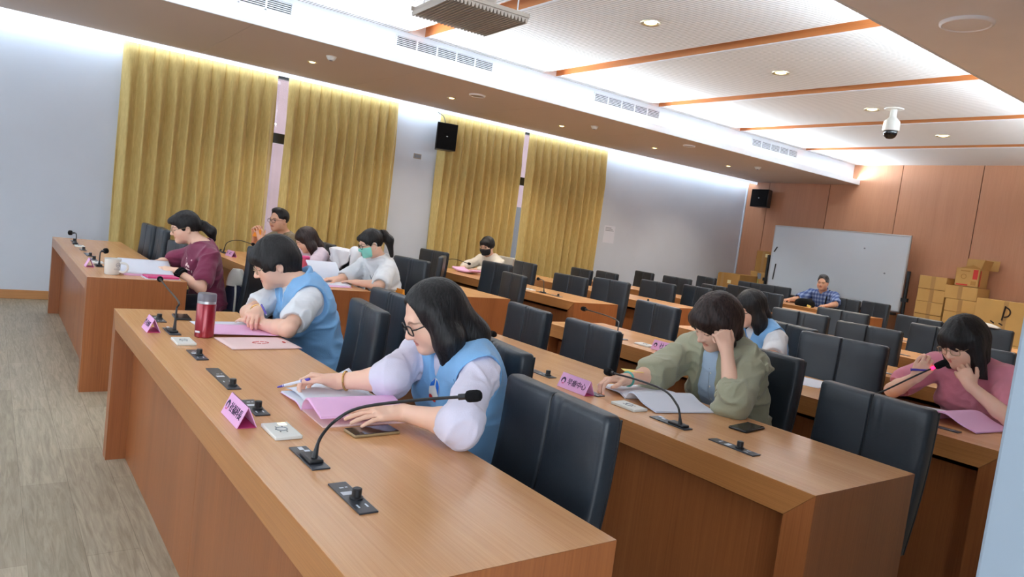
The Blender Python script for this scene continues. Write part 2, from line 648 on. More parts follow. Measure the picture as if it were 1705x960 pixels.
# ribbed ceiling panels with timber-lined grooves between them
gy = [-2.0, -0.05, 1.78, 3.64, 5.45, 7.27, 9.07, 10.85]
G = 0.22
b = MB()
pan = [YF - 0.2] + gy
for i, y0 in enumerate(pan):
    y1 = (pan[i + 1] - G) if i + 1 < len(pan) else YB
    b.box((-7.0, y0, ZC), (XR + 0.14, y1, ZC + 0.12))
b.box((-7.0, YF - 0.2, ZC + 0.2), (XR + 0.14, YB, ZC + 0.3))
struct(b.build('ceiling', M['ceil'], smooth=0))
b = MB()
for y in gy:
    b.box((-6.97, y - 0.012, ZC + 0.002), (XR + 0.1, y - 0.001, ZC + 0.2), 0)
    b.box((-6.97, y - G + 0.001, ZC + 0.002), (XR + 0.1, y - G + 0.012, ZC + 0.2), 0)
    b.box((-6.97, y - G, ZC + 0.185), (XR + 0.1, y, ZC + 0.2), 0)
    b.box((-6.985, y - 0.014, ZC - 0.006), (XR + 0.1, y + 0.012, ZC + 0.003), 1)
struct(b.build('trim_4', [M['wood_strip'], M['lip']], smooth=0))
b = MB()
for y in gy:
    b.box((-7.0, y - G - 0.005, ZC - 0.004), (-6.965, y + 0.005, ZC + 0.15))
struct(b.build('trim_5', M['lip'], smooth=0))
# wall-wash slot trim above the curtains with its lit look put in as glow
struct(slab('trim_6', (XW + 0.205, YF - 0.2, ZS - 0.046), (XW + 0.225, YB, ZS + 0.1), M['glow_trim']))
struct(slab('trim_7', (XW, YF - 0.2, ZS + 0.085), (XW + 0.225, YB, ZS + 0.12), M['pelmet']))
struct(slab('baseboard_left', (XW, YF, 0), (XW + 0.018, YB, 0.095), M['wood_base'], bevel=0.004))
struct(slab('trim_8', (XW, YB - 0.02, 0), (XW + 0.03, YB + 0.001, 3.0), M['wall']))


# windows: frame, horizontal bar, glass
def window(n, y0, y1):
    t = thing('window_%d' % n, None, None, (XW - 0.12, 0, 0))
    struct(t)
    f = MB()
    for a, c in ((y0, y0 + 0.06), (y1 - 0.06, y1)):
        f.box((-0.03, a, WZ0), (0.03, c, WZ1))
    f.box((-0.03, y0, WZ0), (0.03, y1, WZ0 + 0.06))
    f.box((-0.03, y0, WZ1 - 0.06), (0.03, y1, WZ1))
    f.box((-0.035, y0, 2.09), (0.035, y1, 2.215))
    k = MB()
    f.build('window_frame', M['blackplastic'], t, smooth=0)
    g = MB()
    g.box((-0.004, y0 + 0.06, WZ0 + 0.06), (0.004, y1 - 0.06, 2.09))
    g.box((-0.004, y0 + 0.06, 2.215), (0.004, y1 - 0.06, WZ1 - 0.06))
    g.build('pane', M['glass'], t, smooth=0)


window(1, *W1)
window(2, *W2)
t = struct(thing('window_3', None, None, (0, YF - 0.1, 0)))
f = MB()
for x in np.linspace(FW[0], FW[1], 6):
    f.box((x - 0.03, -0.03, FW[2]), (x + 0.03, 0.03, FW[3]))
f.box((FW[0], -0.03, FW[2]), (FW[1], 0.03, FW[2] + 0.06))
f.box((FW[0], -0.03, FW[3] - 0.06), (FW[1], 0.03, FW[3]))
f.build('window_frame', M['alu'], t, smooth=0)
g = MB()
g.box((FW[0] + 0.03, -0.004, FW[2] + 0.06), (FW[1] - 0.03, 0.004, FW[3] - 0.06))
g.build('pane', M['glass'], t, smooth=0)
t = struct(thing('window_4', None, None, (XE + 0.1, 0, 0)))
f = MB()
for y in np.linspace(RW[0], RW[1], 4):
    f.box((-0.03, y - 0.03, RW[2]), (0.03, y + 0.03, RW[3]))
f.box((-0.03, RW[0], RW[2]), (0.03, RW[1], RW[2] + 0.06))
f.box((-0.03, RW[0], RW[3] - 0.06), (0.03, RW[1], RW[3]))
f.build('window_frame', M['alu'], t, smooth=0)
g = MB()
g.box((-0.004, RW[0] + 0.03, RW[2] + 0.06), (0.004, RW[1] - 0.03, RW[3] - 0.06))
g.build('pane', M['glass'], t, smooth=0)
# the building across the lane seen through the gap of the curtains
b = MB()
b.box((-17.0, -8, -3), (-13.5, 22, 8), 0)
for y in np.arange(-7, 21, 2.4):
    b.box((-13.56, y, 0.4), (-13.46, y + 0.9, 1.9), 1)
o = b.build('neighbouring_building', [M['facade'], M['greysheet']], smooth=0)
tag(o, 'pale pink building seen through the slit between the first pair of curtains', 'building')
struct(slab('ground', (-40, -30, -3.2), (30, 40, -3.0), M['asphalt']))


# curtains: pinch-pleated panels
def curtain(label, y0, y1, n, seed, taper=0.0, z0=0.12, z1=2.90):
    rnd = random.Random(seed)
    w = y1 - y0
    ph = [rnd.uniform(-0.25, 0.25) for _ in range(n + 3)]
    am = [rnd.uniform(0.8, 1.2) for _ in range(n + 3)]
    rings = []
    nu, nv = n * 14, 26
    b = MB()

    def fn(u, v):
        z = z1 + (z0 - z1) * v
        q = u * n
        i = int(min(q, n - 1e-6))
        fr = q - i
        top = math.exp(-v * 16)
        lo = min(1.0, v * 5)
        drift = 0.06 * math.sin(3.1 * v + seed + u * 5) * lo
        c = q + drift
        A = 0.030 + 0.085 * lo * (am[i] * (1 - fr) + am[i + 1] * fr) * (1 - 0.25 * v)
        s_ = abs(math.sin(PI * c)) ** (0.5 + 0.7 * lo)
        y = y0 + w * u + 0.012 * math.sin(2 * PI * c) * lo
        x = XW + 0.05 + A * s_ + 0.010 * lo * math.sin(PI * c * 0.9 + seed)
        x -= 0.012 * math.exp(-(min(c % 1, 1 - c % 1) / 0.06) ** 2) * (1 - lo)
        return (min(max(x, XW + 0.03), XW + (0.19 if v < 0.03 else 0.215)), y, z)
    b.grid(fn, nu, nv)
    o = b.build('curtain', M['curtain'], smooth=80, solid=0.004)
    return tag(o, label, 'curtain', 'olive gold curtains on the window wall')


curtain('wide olive gold curtain at far left beside the plain white wall', 1.115, 2.81, 11, 3)
curtain('olive gold curtain right of the pinkish slit, bunched on its left side', 2.95, 4.475, 11, 8)
curtain('olive gold curtain beginning behind the black wall speaker', 5.15, 6.66, 11, 5)
curtain('rightmost olive gold curtain, next to the plain white wall with a notice', 6.76, 8.45, 11, 12)
tr = MB()
for y0, y1 in ((1.05, 4.55), (5.12, 8.5)):
    tr.box((XW + 0.09, y0, 2.902), (XW + 0.12, y1, 2.922))
struct(tr.build('trim_9', M['steel'], smooth=0))


# ================================================================== CEILING FIXTURES
def dl_proto(rad):
    t = thing('downlight', '', 'ceiling light')
    r = MB()
    r.lathe([(rad * 0.72, 0.03), (rad * 0.76, -0.003), (rad, -0.008), (rad * 1.03, 0.0), (rad * 1.03, 0.012), (rad * 0.74, 0.03)], 28, cap=False)
    r.build('trim_ring', M['brass'], t, smooth=60)
    l = MB()
    l.lathe([(0.001, -0.012), (rad * 0.4, -0.01), (rad * 0.62, -0.002), (rad * 0.7, 0.012), (rad * 0.7, 0.03)], 20)
    l.build('bulb', M['lamp'], t, smooth=60)
    return t


DL = [(-4.517, 4.468, ZC, 0.085, 'round warm downlight nearest the camera on the ribbed ceiling'),
      (-4.483, 6.336, ZC, 0.085, 'round warm downlight on the second visible ribbed ceiling bay'),
      (-4.494, 8.179, ZC, 0.085, 'round warm downlight beside the base of the dome camera'),
      (-4.447, 9.914, ZC, 0.085, 'round downlight behind the dome camera, farthest on the ribbed ceiling'),
      (-7.885, 2.777, ZS, 0.055, 'small yellow downlight in the left soffit above the first curtains'),
      (-7.989, 4.628, ZS, 0.055, 'small downlight in the left soffit above the first wall speaker'),
      (-8.05, 6.50, ZS, 0.055, 'small downlight in the left soffit above the second window'),
      (-8.0, 8.374, ZS, 0.055, 'small downlight in the left soffit near the end of the curtains'),
      (-7.994, 10.23, ZS, 0.055, 'farthest small downlight in the left soffit toward the timber wall'),
      (-0.9, 6.50, ZS, 0.0551, 'first unseen downlight added to the right soffit to light the back'),  # from here on, unseen fixtures added to brighten the back of the room
      (-0.9, 8.374, ZS, 0.0551, 'second unseen downlight added to the right soffit to light the back'),
      (-1.6, 10.23, ZS, 0.0551, 'third unseen downlight added to the right soffit to light the back, close to the timber wall')]
p1 = p2 = None
for x, y, z, r, lab in DL:
    if r > 0.07:
        t = p1 = dl_proto(r) if p1 is None else copy_tree(p1)
    else:
        t = p2 = dl_proto(r) if p2 is None else copy_tree(p2)
    t.location = (x, y, z)
    tag(t, lab, 'ceiling light', 'round ceiling downlights')
for x, y, lab in ((-7.365, 2.789, 'white smoke detector on the left soffit beside the yellow downlight'),
                  (-7.52, 6.649, 'white smoke detector on the left soffit above the second window'),
                  (-7.489, 10.353, 'white smoke detector on the left soffit near the timber wall')):
    t = thing('smoke_detector', lab, 'smoke detector', (x, y, ZS), 0, 'smoke detectors on the left soffit')
    m = MB()
    m.lathe([(0.001, -0.04), (0.03, -0.04), (0.04, -0.03), (0.05, -0.012), (0.055, 0.0)], 22)
    m.build('housing', M['white'], t, smooth=50)
    m = MB()
    m.lathe([(0.001, -0.048), (0.016, -0.046), (0.02, -0.04)], 16)
    m.build('sensor', M['greyband'], t, smooth=50)
for x, y, z, r, lab in ((-7.43, 4.65, ZS, 0.1, 'round beige ceiling speaker in the left soffit above the first wall speaker'),
                        (-7.2, 8.25, ZS, 0.09, 'round beige ceiling speaker in the left soffit near the end of the curtains'),
                        (-2.034, 4.59, ZS, 0.145, 'large round white ceiling speaker in the right soffit')):
    t = thing('ceiling_speaker', lab, 'speaker', (x, y, z), 0, 'round ceiling speakers')
    m = MB()
    m.lathe([(r * 0.86, -0.012), (r * 0.9, -0.018), (r * 0.98, -0.012), (r, 0.0)], 36, cap=False)
    m.build('rim', M['soffit_w'], t, smooth=60)
    m = MB()
    m.lathe([(0.001, -0.016), (r * 0.5, -0.016), (r * 0.88, -0.012), (r * 0.9, 0.0)], 36)
    m.build('grille', M['slat'] if r < 0.12 else M['soffit_w'], t, smooth=60)


# linear air grilles in the recess wall
def vent(lab, y0, y1):
    t = thing('air_vent', lab, 'air vent', (-6.985, (y0 + y1) / 2, 3.165), 0, 'linear air vents in the left cove')
    L = (y1 - y0) / 2
    f = MB()
    for z in (-0.06, 0.054):
        f.box((-0.004, -L, z), (0.012, L, z + 0.008))
    n = 5
    for i in range(n + 1):
        y = -L + 2 * L * i / n
        f.box((-0.004, y - 0.008, -0.06), (0.012, y + 0.008, 0.062))
    f.build('frame', M['lip'], t, smooth=0)
    f = MB()
    f.box((-0.003, -L, -0.055), (0.0015, L, 0.055))
    f.build('backing', M['blackplastic'], t, smooth=0)
    f = MB()
    for k in range(6):
        z = -0.046 + 0.0185 * k
        f.box((0.0, -L, z - 0.0035), (0.011, L, z + 0.0035))
    f.build('louvre', M['lip'], t, smooth=0)


vent('air vent in the left cove nearest the camera, cut by the top of the picture', 1.0, 2.22)
vent('air vent in the left cove below the suspended slatted platform', 3.31, 4.53)
vent('air vent in the left cove above the second window', 6.1, 7.31)
vent('air vent in the left cove farthest from the camera', 9.41, 10.63)

# suspended slatted platform with projector
t = thing('projector_platform', 'suspended beige slatted platform hanging below the ceiling', 'projector mount', (-4.6, 2.73, 2.85), math.radians(-4))
m = MB()
m.box((-0.3, -0.31, 0.02), (0.3, 0.31, 0.05), 0)
for k in range(22):
    y = -0.305 + 0.029 * k
    m.prism([(y - 0.013, 0.022), (y - 0.006, -0.006), (y + 0.006, -0.006), (y + 0.013, 0.022)], 0, -0.305, 0.305, 0)
m.build('slatted_panel', M['slat'], t, smooth=0)
for s in (-1, 1):
    m = MB()
    m.box((s * 0.3 - 0.008, -0.325, 0.03), (s * 0.3 + 0.008, 0.325, 0.06))
    m.build('side_rail', M['slat'], t, smooth=0, bevel=0.003)
for sx, sy in ((-0.25, -0.25), (0.25, -0.25), (-0.25, 0.25), (0.25, 0.25)):
    m = MB()
    m.tube([(sx, sy, 0.05), (sx, sy, 0.42)], 0.006, 8)
    m.build('hanger_rod', M['alu'], t)
t2 = thing('projector', 'beige projector resting on the suspended slatted platform', 'projector', (-4.62, 2.7, 2.9), math.radians(-4))
m = MB()
m.box((-0.2, -0.15, 0.012), (0.2, 0.15, 0.13))
m.build('housing', M['slat'], t2, bevel=0.02)
m = MB()
m.lathe([(0.05, 0.0), (0.052, 0.03), (0.044, 0.045)], 24, mx=rot(PI / 2, 0, 0, (0.08, -0.15, 0.075)))
m.build('lens', M['blackplastic'], t2)
for sx, sy in ((-0.16, -0.11), (0.16, -0.11), (0, 0.11)):
    m = MB()
    m.tube([(sx, sy, 0), (sx, sy, 0.014)], 0.014, 12)
    m.build('foot', M['blackplastic'], t2)
m = MB()
m.tube(bez([(0.19, 0.05, 0.09), (0.27, 0.05, 0.06), (0.28, 0.04, 0.2), (0.24, 0.0, 0.36)], 20), 0.005, 6)
m.build('cable', M['blackplastic'], t2)

# dome camera
t = thing('dome_camera', 'white ceiling camera with a black dome hanging from the ribbed ceiling', 'camera', (-4.257, 8.217, ZC))
m = MB()
m.lathe([(0.001, -0.014), (0.045, -0.016), (0.098, -0.01), (0.102, 0.0)], 32)
m.build('mounting_plate', M['white'], t, smooth=60)
m = MB()
m.lathe([(0.036, -0.012), (0.036, -0.09), (0.042, -0.1), (0.046, -0.105), (0.080, -0.14), (0.086, -0.155), (0.088, -0.24), (0.086, -0.25), (0.074, -0.25)], 32)
m.build('housing', M['white'], t, smooth=40)
m = MB()
m.lathe([(0.073, -0.24), (0.074, -0.27), (0.069, -0.295), (0.055, -0.32), (0.033, -0.336), (0.001, -0.342)], 32)
m.build('dome', M['screen'], t, smooth=60)


# ================================================================== WALL ITEMS
def wall_speaker(lab, loc, rz, w, h, d, cable=None):
    t = thing('wall_speaker', lab, 'speaker', loc, rz, 'black wall speakers')
    m = MB()
    m.prism([(-w / 2, 0), (w / 2, 0), (w * 0.36, d), (-w * 0.36, d)], 2, -h / 2, h / 2)
    m.build('cabinet', M['blackplastic'], t, bevel=0.008)
    m = MB()
    m.box((-w / 2 + 0.01, -0.012, -h / 2 + 0.01), (w / 2 - 0.01, 0.002, h / 2 - 0.01))
    m.build('grille', M['foam'], t, bevel=0.006)
    m = MB()
    m.box((-0.012, -0.015, -0.005), (0.012, -0.011, 0.005))
    m.build('badge', M['chrome'], t)
    m = MB()
    m.box((-0.03, d - 0.01, -0.05), (0.03, d + 0.1, 0.05))
    m.build('bracket', M['steel'], t)
    if cable:
        m = MB()
        m.tube(bez(cable, 24), 0.006, 6)
        m.build('cable', M['blackplastic'], t)
    return t


wall_speaker('black speaker with a cable hung on the white pier between the windows', (XW + 0.36, 5.1, 2.545), math.radians(74), 0.3, 0.37, 0.2,
             [(0.0, 0.15, 0.19), (-0.02, 0.24, 0.3), (-0.1, 0.3, 0.36), (-0.2, 0.26, 0.47)])
wall_speaker('black speaker high in the corner of the timber back wall', (-8.66, 12.16, 2.585), 0.0, 0.39, 0.345, 0.2)
t = thing('switch_plate', 'grey switch plate on the white pier below the speaker', 'switch', (XW, 4.866, 2.237))
m = MB()
m.box((0, -0.06, -0.035), (0.012, 0.06, 0.035))
m.build('plate', M['slat'], t, bevel=0.003)
for k in (-1, 0, 1):
    m = MB()
    m.box((0.01, k * 0.035 - 0.014, -0.022), (0.016, k * 0.035 + 0.014, 0.022))
    m.build('rocker', M['greysheet'], t)
t = thing('paper_notice', 'small grey and white paper notice on the white wall right of the curtains', 'notice', (XW, 8.77, 1.5))
m = MB()
m.box((0, -0.13, -0.15), (0.003, 0.13, 0.15))
m.build('sheet', M['paper'], t, smooth=0)
m = MB()
for k in range(3):
    m.box((0.003, -0.1, 0.06 + 0.024 * k), (0.0036, 0.1 - 0.03 * k, 0.07 + 0.024 * k))
m.build('printed_lines', M['greysheet'], t, smooth=0)


# ================================================================== BACK OF ROOM: whiteboard and boxes
t = thing('whiteboard', 'large white rolling whiteboard in front of the timber back wall', 'whiteboard', (-6.86, 12.04, 0))
m = MB()
m.box((-1.235, -0.012, 0.83), (1.235, 0.012, 2.06), 0)
m.build('writing_surface', M['board'], t, smooth=0)
m = MB()
for lo, hi in (((-1.25, -0.018, 2.05), (1.25, 0.018, 2.075)), ((-1.25, -0.018, 0.81), (1.25, 0.018, 0.835)), ((-1.255, -0.018, 0.81), (-1.23, 0.018, 2.075)), ((1.23, -0.018, 0.81), (1.255, 0.018, 2.075))):
    m.box(lo, hi)
m.build('frame', M['alu'], t, smooth=0, bevel=0.004)
m = MB()
m.box((-1.1, -0.08, 0.76), (1.2, 0.02, 0.8))
m.build('pen_tray', M['blackplastic'], t, bevel=0.004)
for s in (-1, 1):
    m = MB()
    m.tube([(s * 1.3, 0, 0.06), (s * 1.3, 0, 1.5)], 0.028, 12)
    m.box((s * 1.3 - 0.05, -0.03, 1.0), (s * 1.3 + 0.05, 0.03, 1.06))
    m.build('post', M['blackplastic'], t)
    m = MB()
    m.box((s * 1.3 - 0.03, -0.32, 0.05), (s * 1.3 + 0.03, 0.32, 0.1))
    m.build('foot', M['blackplastic'], t, bevel=0.006)
    for q in (-0.28, 0.28):
        m = MB()
        m.lathe([(0.02, -0.018), (0.027, -0.01), (0.027, 0.01), (0.02, 0.018)], 16, mx=rot(0, PI / 2, 0, (s * 1.3, q, 0.027)))
        m.build('caster', M['steel'], t)
for x, z, a, l in ((-1.17, 1.62, 0.5, 0.11), (-1.13, 1.2, 0.06, 0.3)):
    m = MB()
    m.box((-0.008, -0.026, -l / 2), (0.008, -0.012, l / 2), mx=rot(0, a, 0, (x, 0, z)))
    m.build('magnetic_strip', M['blackplastic'], t)
for x, z in ((0.52, 1.8), (0.92, 1.42)):
    m = MB()
    m.lathe([(0.014, 0), (0.014, 0.01)], 14, mx=rot(PI / 2, 0, 0, (x, -0.012, z)))
    m.build('magnet', M['greysheet'], t)


def carton(lab, x0, x1, y0, y1, z0, z1, tapex=0.5, tapez=True, group='brown cartons along the back wall', extra=None, rz=0.0, mt='card'):
    cx, cy = (x0 + x1) / 2, (y0 + y1) / 2
    t = thing('cardboard_box', lab, 'box', (cx, cy, z0), rz, group)
    w, d, h = (x1 - x0) / 2, (y1 - y0) / 2, z1 - z0
    m = MB()
    m.box((-w, -d, 0), (w, d, h))
    m.build('body', M[mt], t, bevel=0.006)
    m = MB()
    tx = -w + 2 * w * tapex
    m.box((tx - 0.03, -d - 0.0015, h * 0.0 + 0.002), (tx + 0.03, -d + 0.002, h + 0.001))
    m.box((tx - 0.03, -d - 0.001, h - 0.001), (tx + 0.03, d, h + 0.0015))
    m.build('packing_tape', M['tape'], t, smooth=0)
    if extra:
        extra(t, w, d, h)
    return t


def sticker(dx, dz, s, k):
    def fn(t, w, d, h):
        m = MB()
        m.box((dx - s, -d - 0.003, dz - s * 0.8), (dx + s, -d - 0.0005, dz + s * 0.8))
        m.build('sticker', M[k], t, smooth=0)
    return fn


def big_mark(t, w, d, h):
    m = MB()
    cx, cz = -0.02, h * 0.74
    m.tube([(cx + 0.07 * math.cos(PI * (-0.5 + k / 14)), -d - 0.002, cz + 0.07 * math.sin(PI * (-0.5 + k / 14))) for k in range(15)], 0.011, 6)
    m.tube([(cx, -d - 0.002, cz + 0.09), (cx - 0.02, -d - 0.002, cz - 0.12)], 0.012, 6)
    m.tube([(cx - 0.16, -d - 0.002, h * 0.50), (cx - 0.11, -d - 0.002, h * 0.45)], 0.010, 6)
    m.tube([(cx - 0.05, -d - 0.002, h * 0.47), (cx + 0.0, -d - 0.002, h * 0.43)], 0.010, 6)
    m.build('printed_mark', M['dark_gap'], t)


sy0, sy1 = 11.95, 12.38
zs = [0.02, 0.24, 0.45, 0.66, 0.862, 1.062, 1.262, 1.468]
nm = ['lowest', 'second', 'third', 'fourth', 'fifth', 'second from top', 'topmost']
for i in range(7):
    carton('sealed brown carton in the stack right of the whiteboard, %s one' % nm[i], -5.345, -4.94, sy0 + 0.01 * (i % 2), sy1, zs[i], zs[i + 1] - 0.004, 0.52, group='sealed cartons stacked right of the whiteboard')
zs2 = [0.02, 0.29, 0.55, 0.79, 0.972, 1.165, 1.372]
nm2 = ['lowest', 'second', 'third', 'fourth', 'second from top', 'topmost']
for i in range(6):
    off = -0.03 if i == 5 else 0
    carton('sealed brown carton stacked under the open printed carton, %s one' % nm2[i], -4.915 + off, -4.46 + off, sy0, sy1, zs2[i], zs2[i + 1] - 0.004, 0.47, group='sealed cartons under the open carton')
# open carton on top with raised flaps and red print
t = thing('open_cardboard_box', 'open brown carton with red print and raised flap on top of the stack', 'box', (-4.68, 12.14, 1.372))
w, d, h = 0.165, 0.16, 0.275
m = MB()
for lo, hi in (((-w, -d, 0), (w, -d + 0.006, h)), ((-w, d - 0.006, 0), (w, d, h)), ((-w, -d, 0), (-w + 0.006, d, h)), ((w - 0.006, -d, 0), (w, d, h)), ((-w, -d, 0), (w, d, 0.006))):
    m.box(lo, hi)
m.build('body', M['card'], t, smooth=0)
for sx, ang in ((1, 0.25),):
    m = MB()
    m.box((0, -d, 0), (0.006, d, 0.15), mx=rot(0, ang, 0, (w - 0.003, 0, h)))
    m.build('flap', M['card'], t, smooth=0)
m = MB()
m.box((-w, 0, 0), (w + 0.12, 0.006, 0.16), mx=rot(-0.12, 0, 0, (0, d - 0.004, h)))
m.build('flap', M['card'], t, smooth=0)
m = MB()
m.prism([(-w, 0), (w, 0), (0.02, 0.06)], 1, 0, 0.006)
o = m.build('flap', M['card_d'], t, smooth=0)
o.location = (0, -d + 0.1, h)
for lo_, hi_, k_ in (((0.075, -d - 0.002, 0.12), (0.14, -d + 0.001, h - 0.01), 'red'), ((-0.14, -d - 0.002, 0.015), (0.02, -d + 0.001, 0.035), 'red'),
                     ((w - 0.001, -d + 0.02, 0.02), (w + 0.002, -d + 0.05, h - 0.02), 'red'), ((-0.1, -d - 0.002, 0.225), (0.03, -d + 0.001, 0.245), 'card_d'),
                     ((0.06, -d - 0.002, 0.03), (0.13, -d + 0.001, 0.09), 'card_d')):
    m = MB()
    m.box(lo_, hi_)
    m.build('printed_mark', M[k_], t, smooth=0)
m = MB()
m.tube([(-0.05 + 0.035 * math.cos(2 * PI * k / 18), -d - 0.001, 0.15 + 0.035 * math.sin(2 * PI * k / 18)) for k in range(19)], 0.004, 5)
m.build('printed_mark', M['card_d'], t, smooth=0)
carton('wide low brown carton with a dark round mark beside the stacks', -4.43, -3.62, 11.8, 12.38, 0.62, 1.235, 0.48, extra=big_mark)
carton('brown carton under the wide marked carton, mostly hidden', -4.4, -3.6, 11.8, 12.38, 0.0, 0.615, 0.5)
carton('tall brown carton edge beside the white pier at right', -3.68, -3.2, 12.0, 12.4, 1.24, 1.66, 0.5)
carton('brown carton on the floor at the end of the last desk row', -5.86, -5.6, 11.3, 11.6, 0.3, 0.66, 0.5, mt='card_d')
carton('brown carton under the one at the end of the last desk row', -5.88, -5.58, 11.28, 11.62, 0.0, 0.295, 0.5, mt='card_d')
carton('brown carton with a cream sticker in the corner under the speaker', -9.05, -8.86, 11.75, 12.3, 0.72, 1.03, 0.3, extra=None)
carton('front brown carton with cream sticker in the corner below the speaker', -8.84, -8.35, 11.5, 12.2, 0.70, 1.06, 0.2, extra=sticker(0.02, 0.2, 0.04, 'sticker'), mt='card_d')
carton('carton supporting the corner cartons, hidden behind chairs', -9.05, -8.33, 11.45, 12.35, 0.0, 0.695, 0.5)
carton('upright brown carton with cream sticker left of the whiteboard', -8.47, -8.15, 12.08, 12.4, 1.16, 1.56, 0.5, extra=sticker(0.08, 0.32, 0.04, 'sticker'), mt='card_d')


def green_extra(t, w, d, h):
    m = MB()
    m.box((-0.14, -d - 0.006, 0.13), (0.02, -d - 0.001, 0.25), 0)
    m.box((-0.01, -d - 0.009, 0.22), (0.07, -d - 0.006, 0.33), 1)
    m.build('taped_sheets', [M['green'], M['greysheet']], t, smooth=0)


carton('brown carton with green and grey sheets taped on, left of the whiteboard', -8.53, -8.17, 12.06, 12.4, 0.8, 1.155, 0.5, extra=green_extra)
carton('carton at the bottom of the stack left of the whiteboard', -8.53, -8.17, 12.06, 12.4, 0.0, 0.795, 0.5)
# ================================================================== DESKS
PITCH, DEP, DH, FR = 1.377, 0.595, 0.75, 0.09


def row_y(r):
    return 0.535 + PITCH * (r - 1)


def desk(lab, x0, x1, r, grp):
    y = row_y(r)
    L = x1 - x0
    t = thing('conference_desk', lab, 'desk', (x0, y, 0), 0, grp)
    e = 0.0006
    m = MB()
    m.prism([(0, DH), (FR, DH - FR), (L - FR, DH - FR), (L, DH)], 1, 0.0, DEP)
    o = m.build('tabletop', [M['wood_x'], M['wood_f']], t, smooth=0, bevel=0.0015)
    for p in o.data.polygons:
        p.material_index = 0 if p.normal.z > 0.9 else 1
    for s in (0, 1):
        m = MB()
        q = [(0, 0), (FR, 0), (FR, DH - FR - e), (0, DH - e)]
        if s:
            q = [(L - a, z) for a, z in q]
        m.prism(q, 1, e, DEP - e)
        m.build('end_panel', M['wood_z'], t, smooth=0)
    m = MB()
    n = max(1, int(round(L / 1.5)))
    w = (L - 2 * FR) / n
    for i in range(n):
        m.box((FR + i * w + 0.001, 0.09, 0.0), (FR + (i + 1) * w - 0.001, 0.11, DH - FR - 0.001), 0)
    m.build('front_panel', M['wood_z'], t, smooth=0)
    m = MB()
    m.box((FR, 0.09, DH - FR - 0.035), (L - FR, 0.105, DH - FR))  # dark strip painted in for the shade below the desktop
    m.build('painted_shade_strip', M['dark_gap'], t, smooth=0)
    return t


ordn = ['', 'first', 'second', 'third', 'fourth', 'fifth', 'sixth', 'seventh', 'eighth']
nl = {1: 'long timber desk in the foreground with a red flask and pink name plate on it',
      2: 'long timber desk in the second row where the woman in an olive jacket sits',
      3: 'long timber desk in the third row where the woman in a rose top sits',
      4: 'timber desk in the fourth row of the block near the camera',
      5: 'timber desk in the fifth row of the block near the camera',
      6: 'timber desk in the sixth row of the block near the camera, mostly behind chairs',
      7: 'timber desk in the seventh row of the block near the camera, hidden by chairs'}
for r in range(1, 8):
    desk(nl[r], -4.0, -1.03, r, 'timber desks of the near block')
fl = {1: 'long timber desk at far left with a white mug on its end',
      2: 'timber desk by the curtains in the second row with two pink name plates',
      3: 'timber desk by the curtains in the third row, empty with bare end panel',
      4: 'fourth-row timber desk by the curtains with the man in a black mask',
      5: 'timber desk by the curtains in the fifth row',
      6: 'timber desk by the white wall in the sixth row',
      7: 'timber desk by the white wall in the seventh row',
      8: 'last timber desk before the whiteboard where the man in blue plaid sits'}
for r in range(1, 9):
    desk(fl[r], -8.36, -5.23, r, 'timber desks of the block by the window wall')


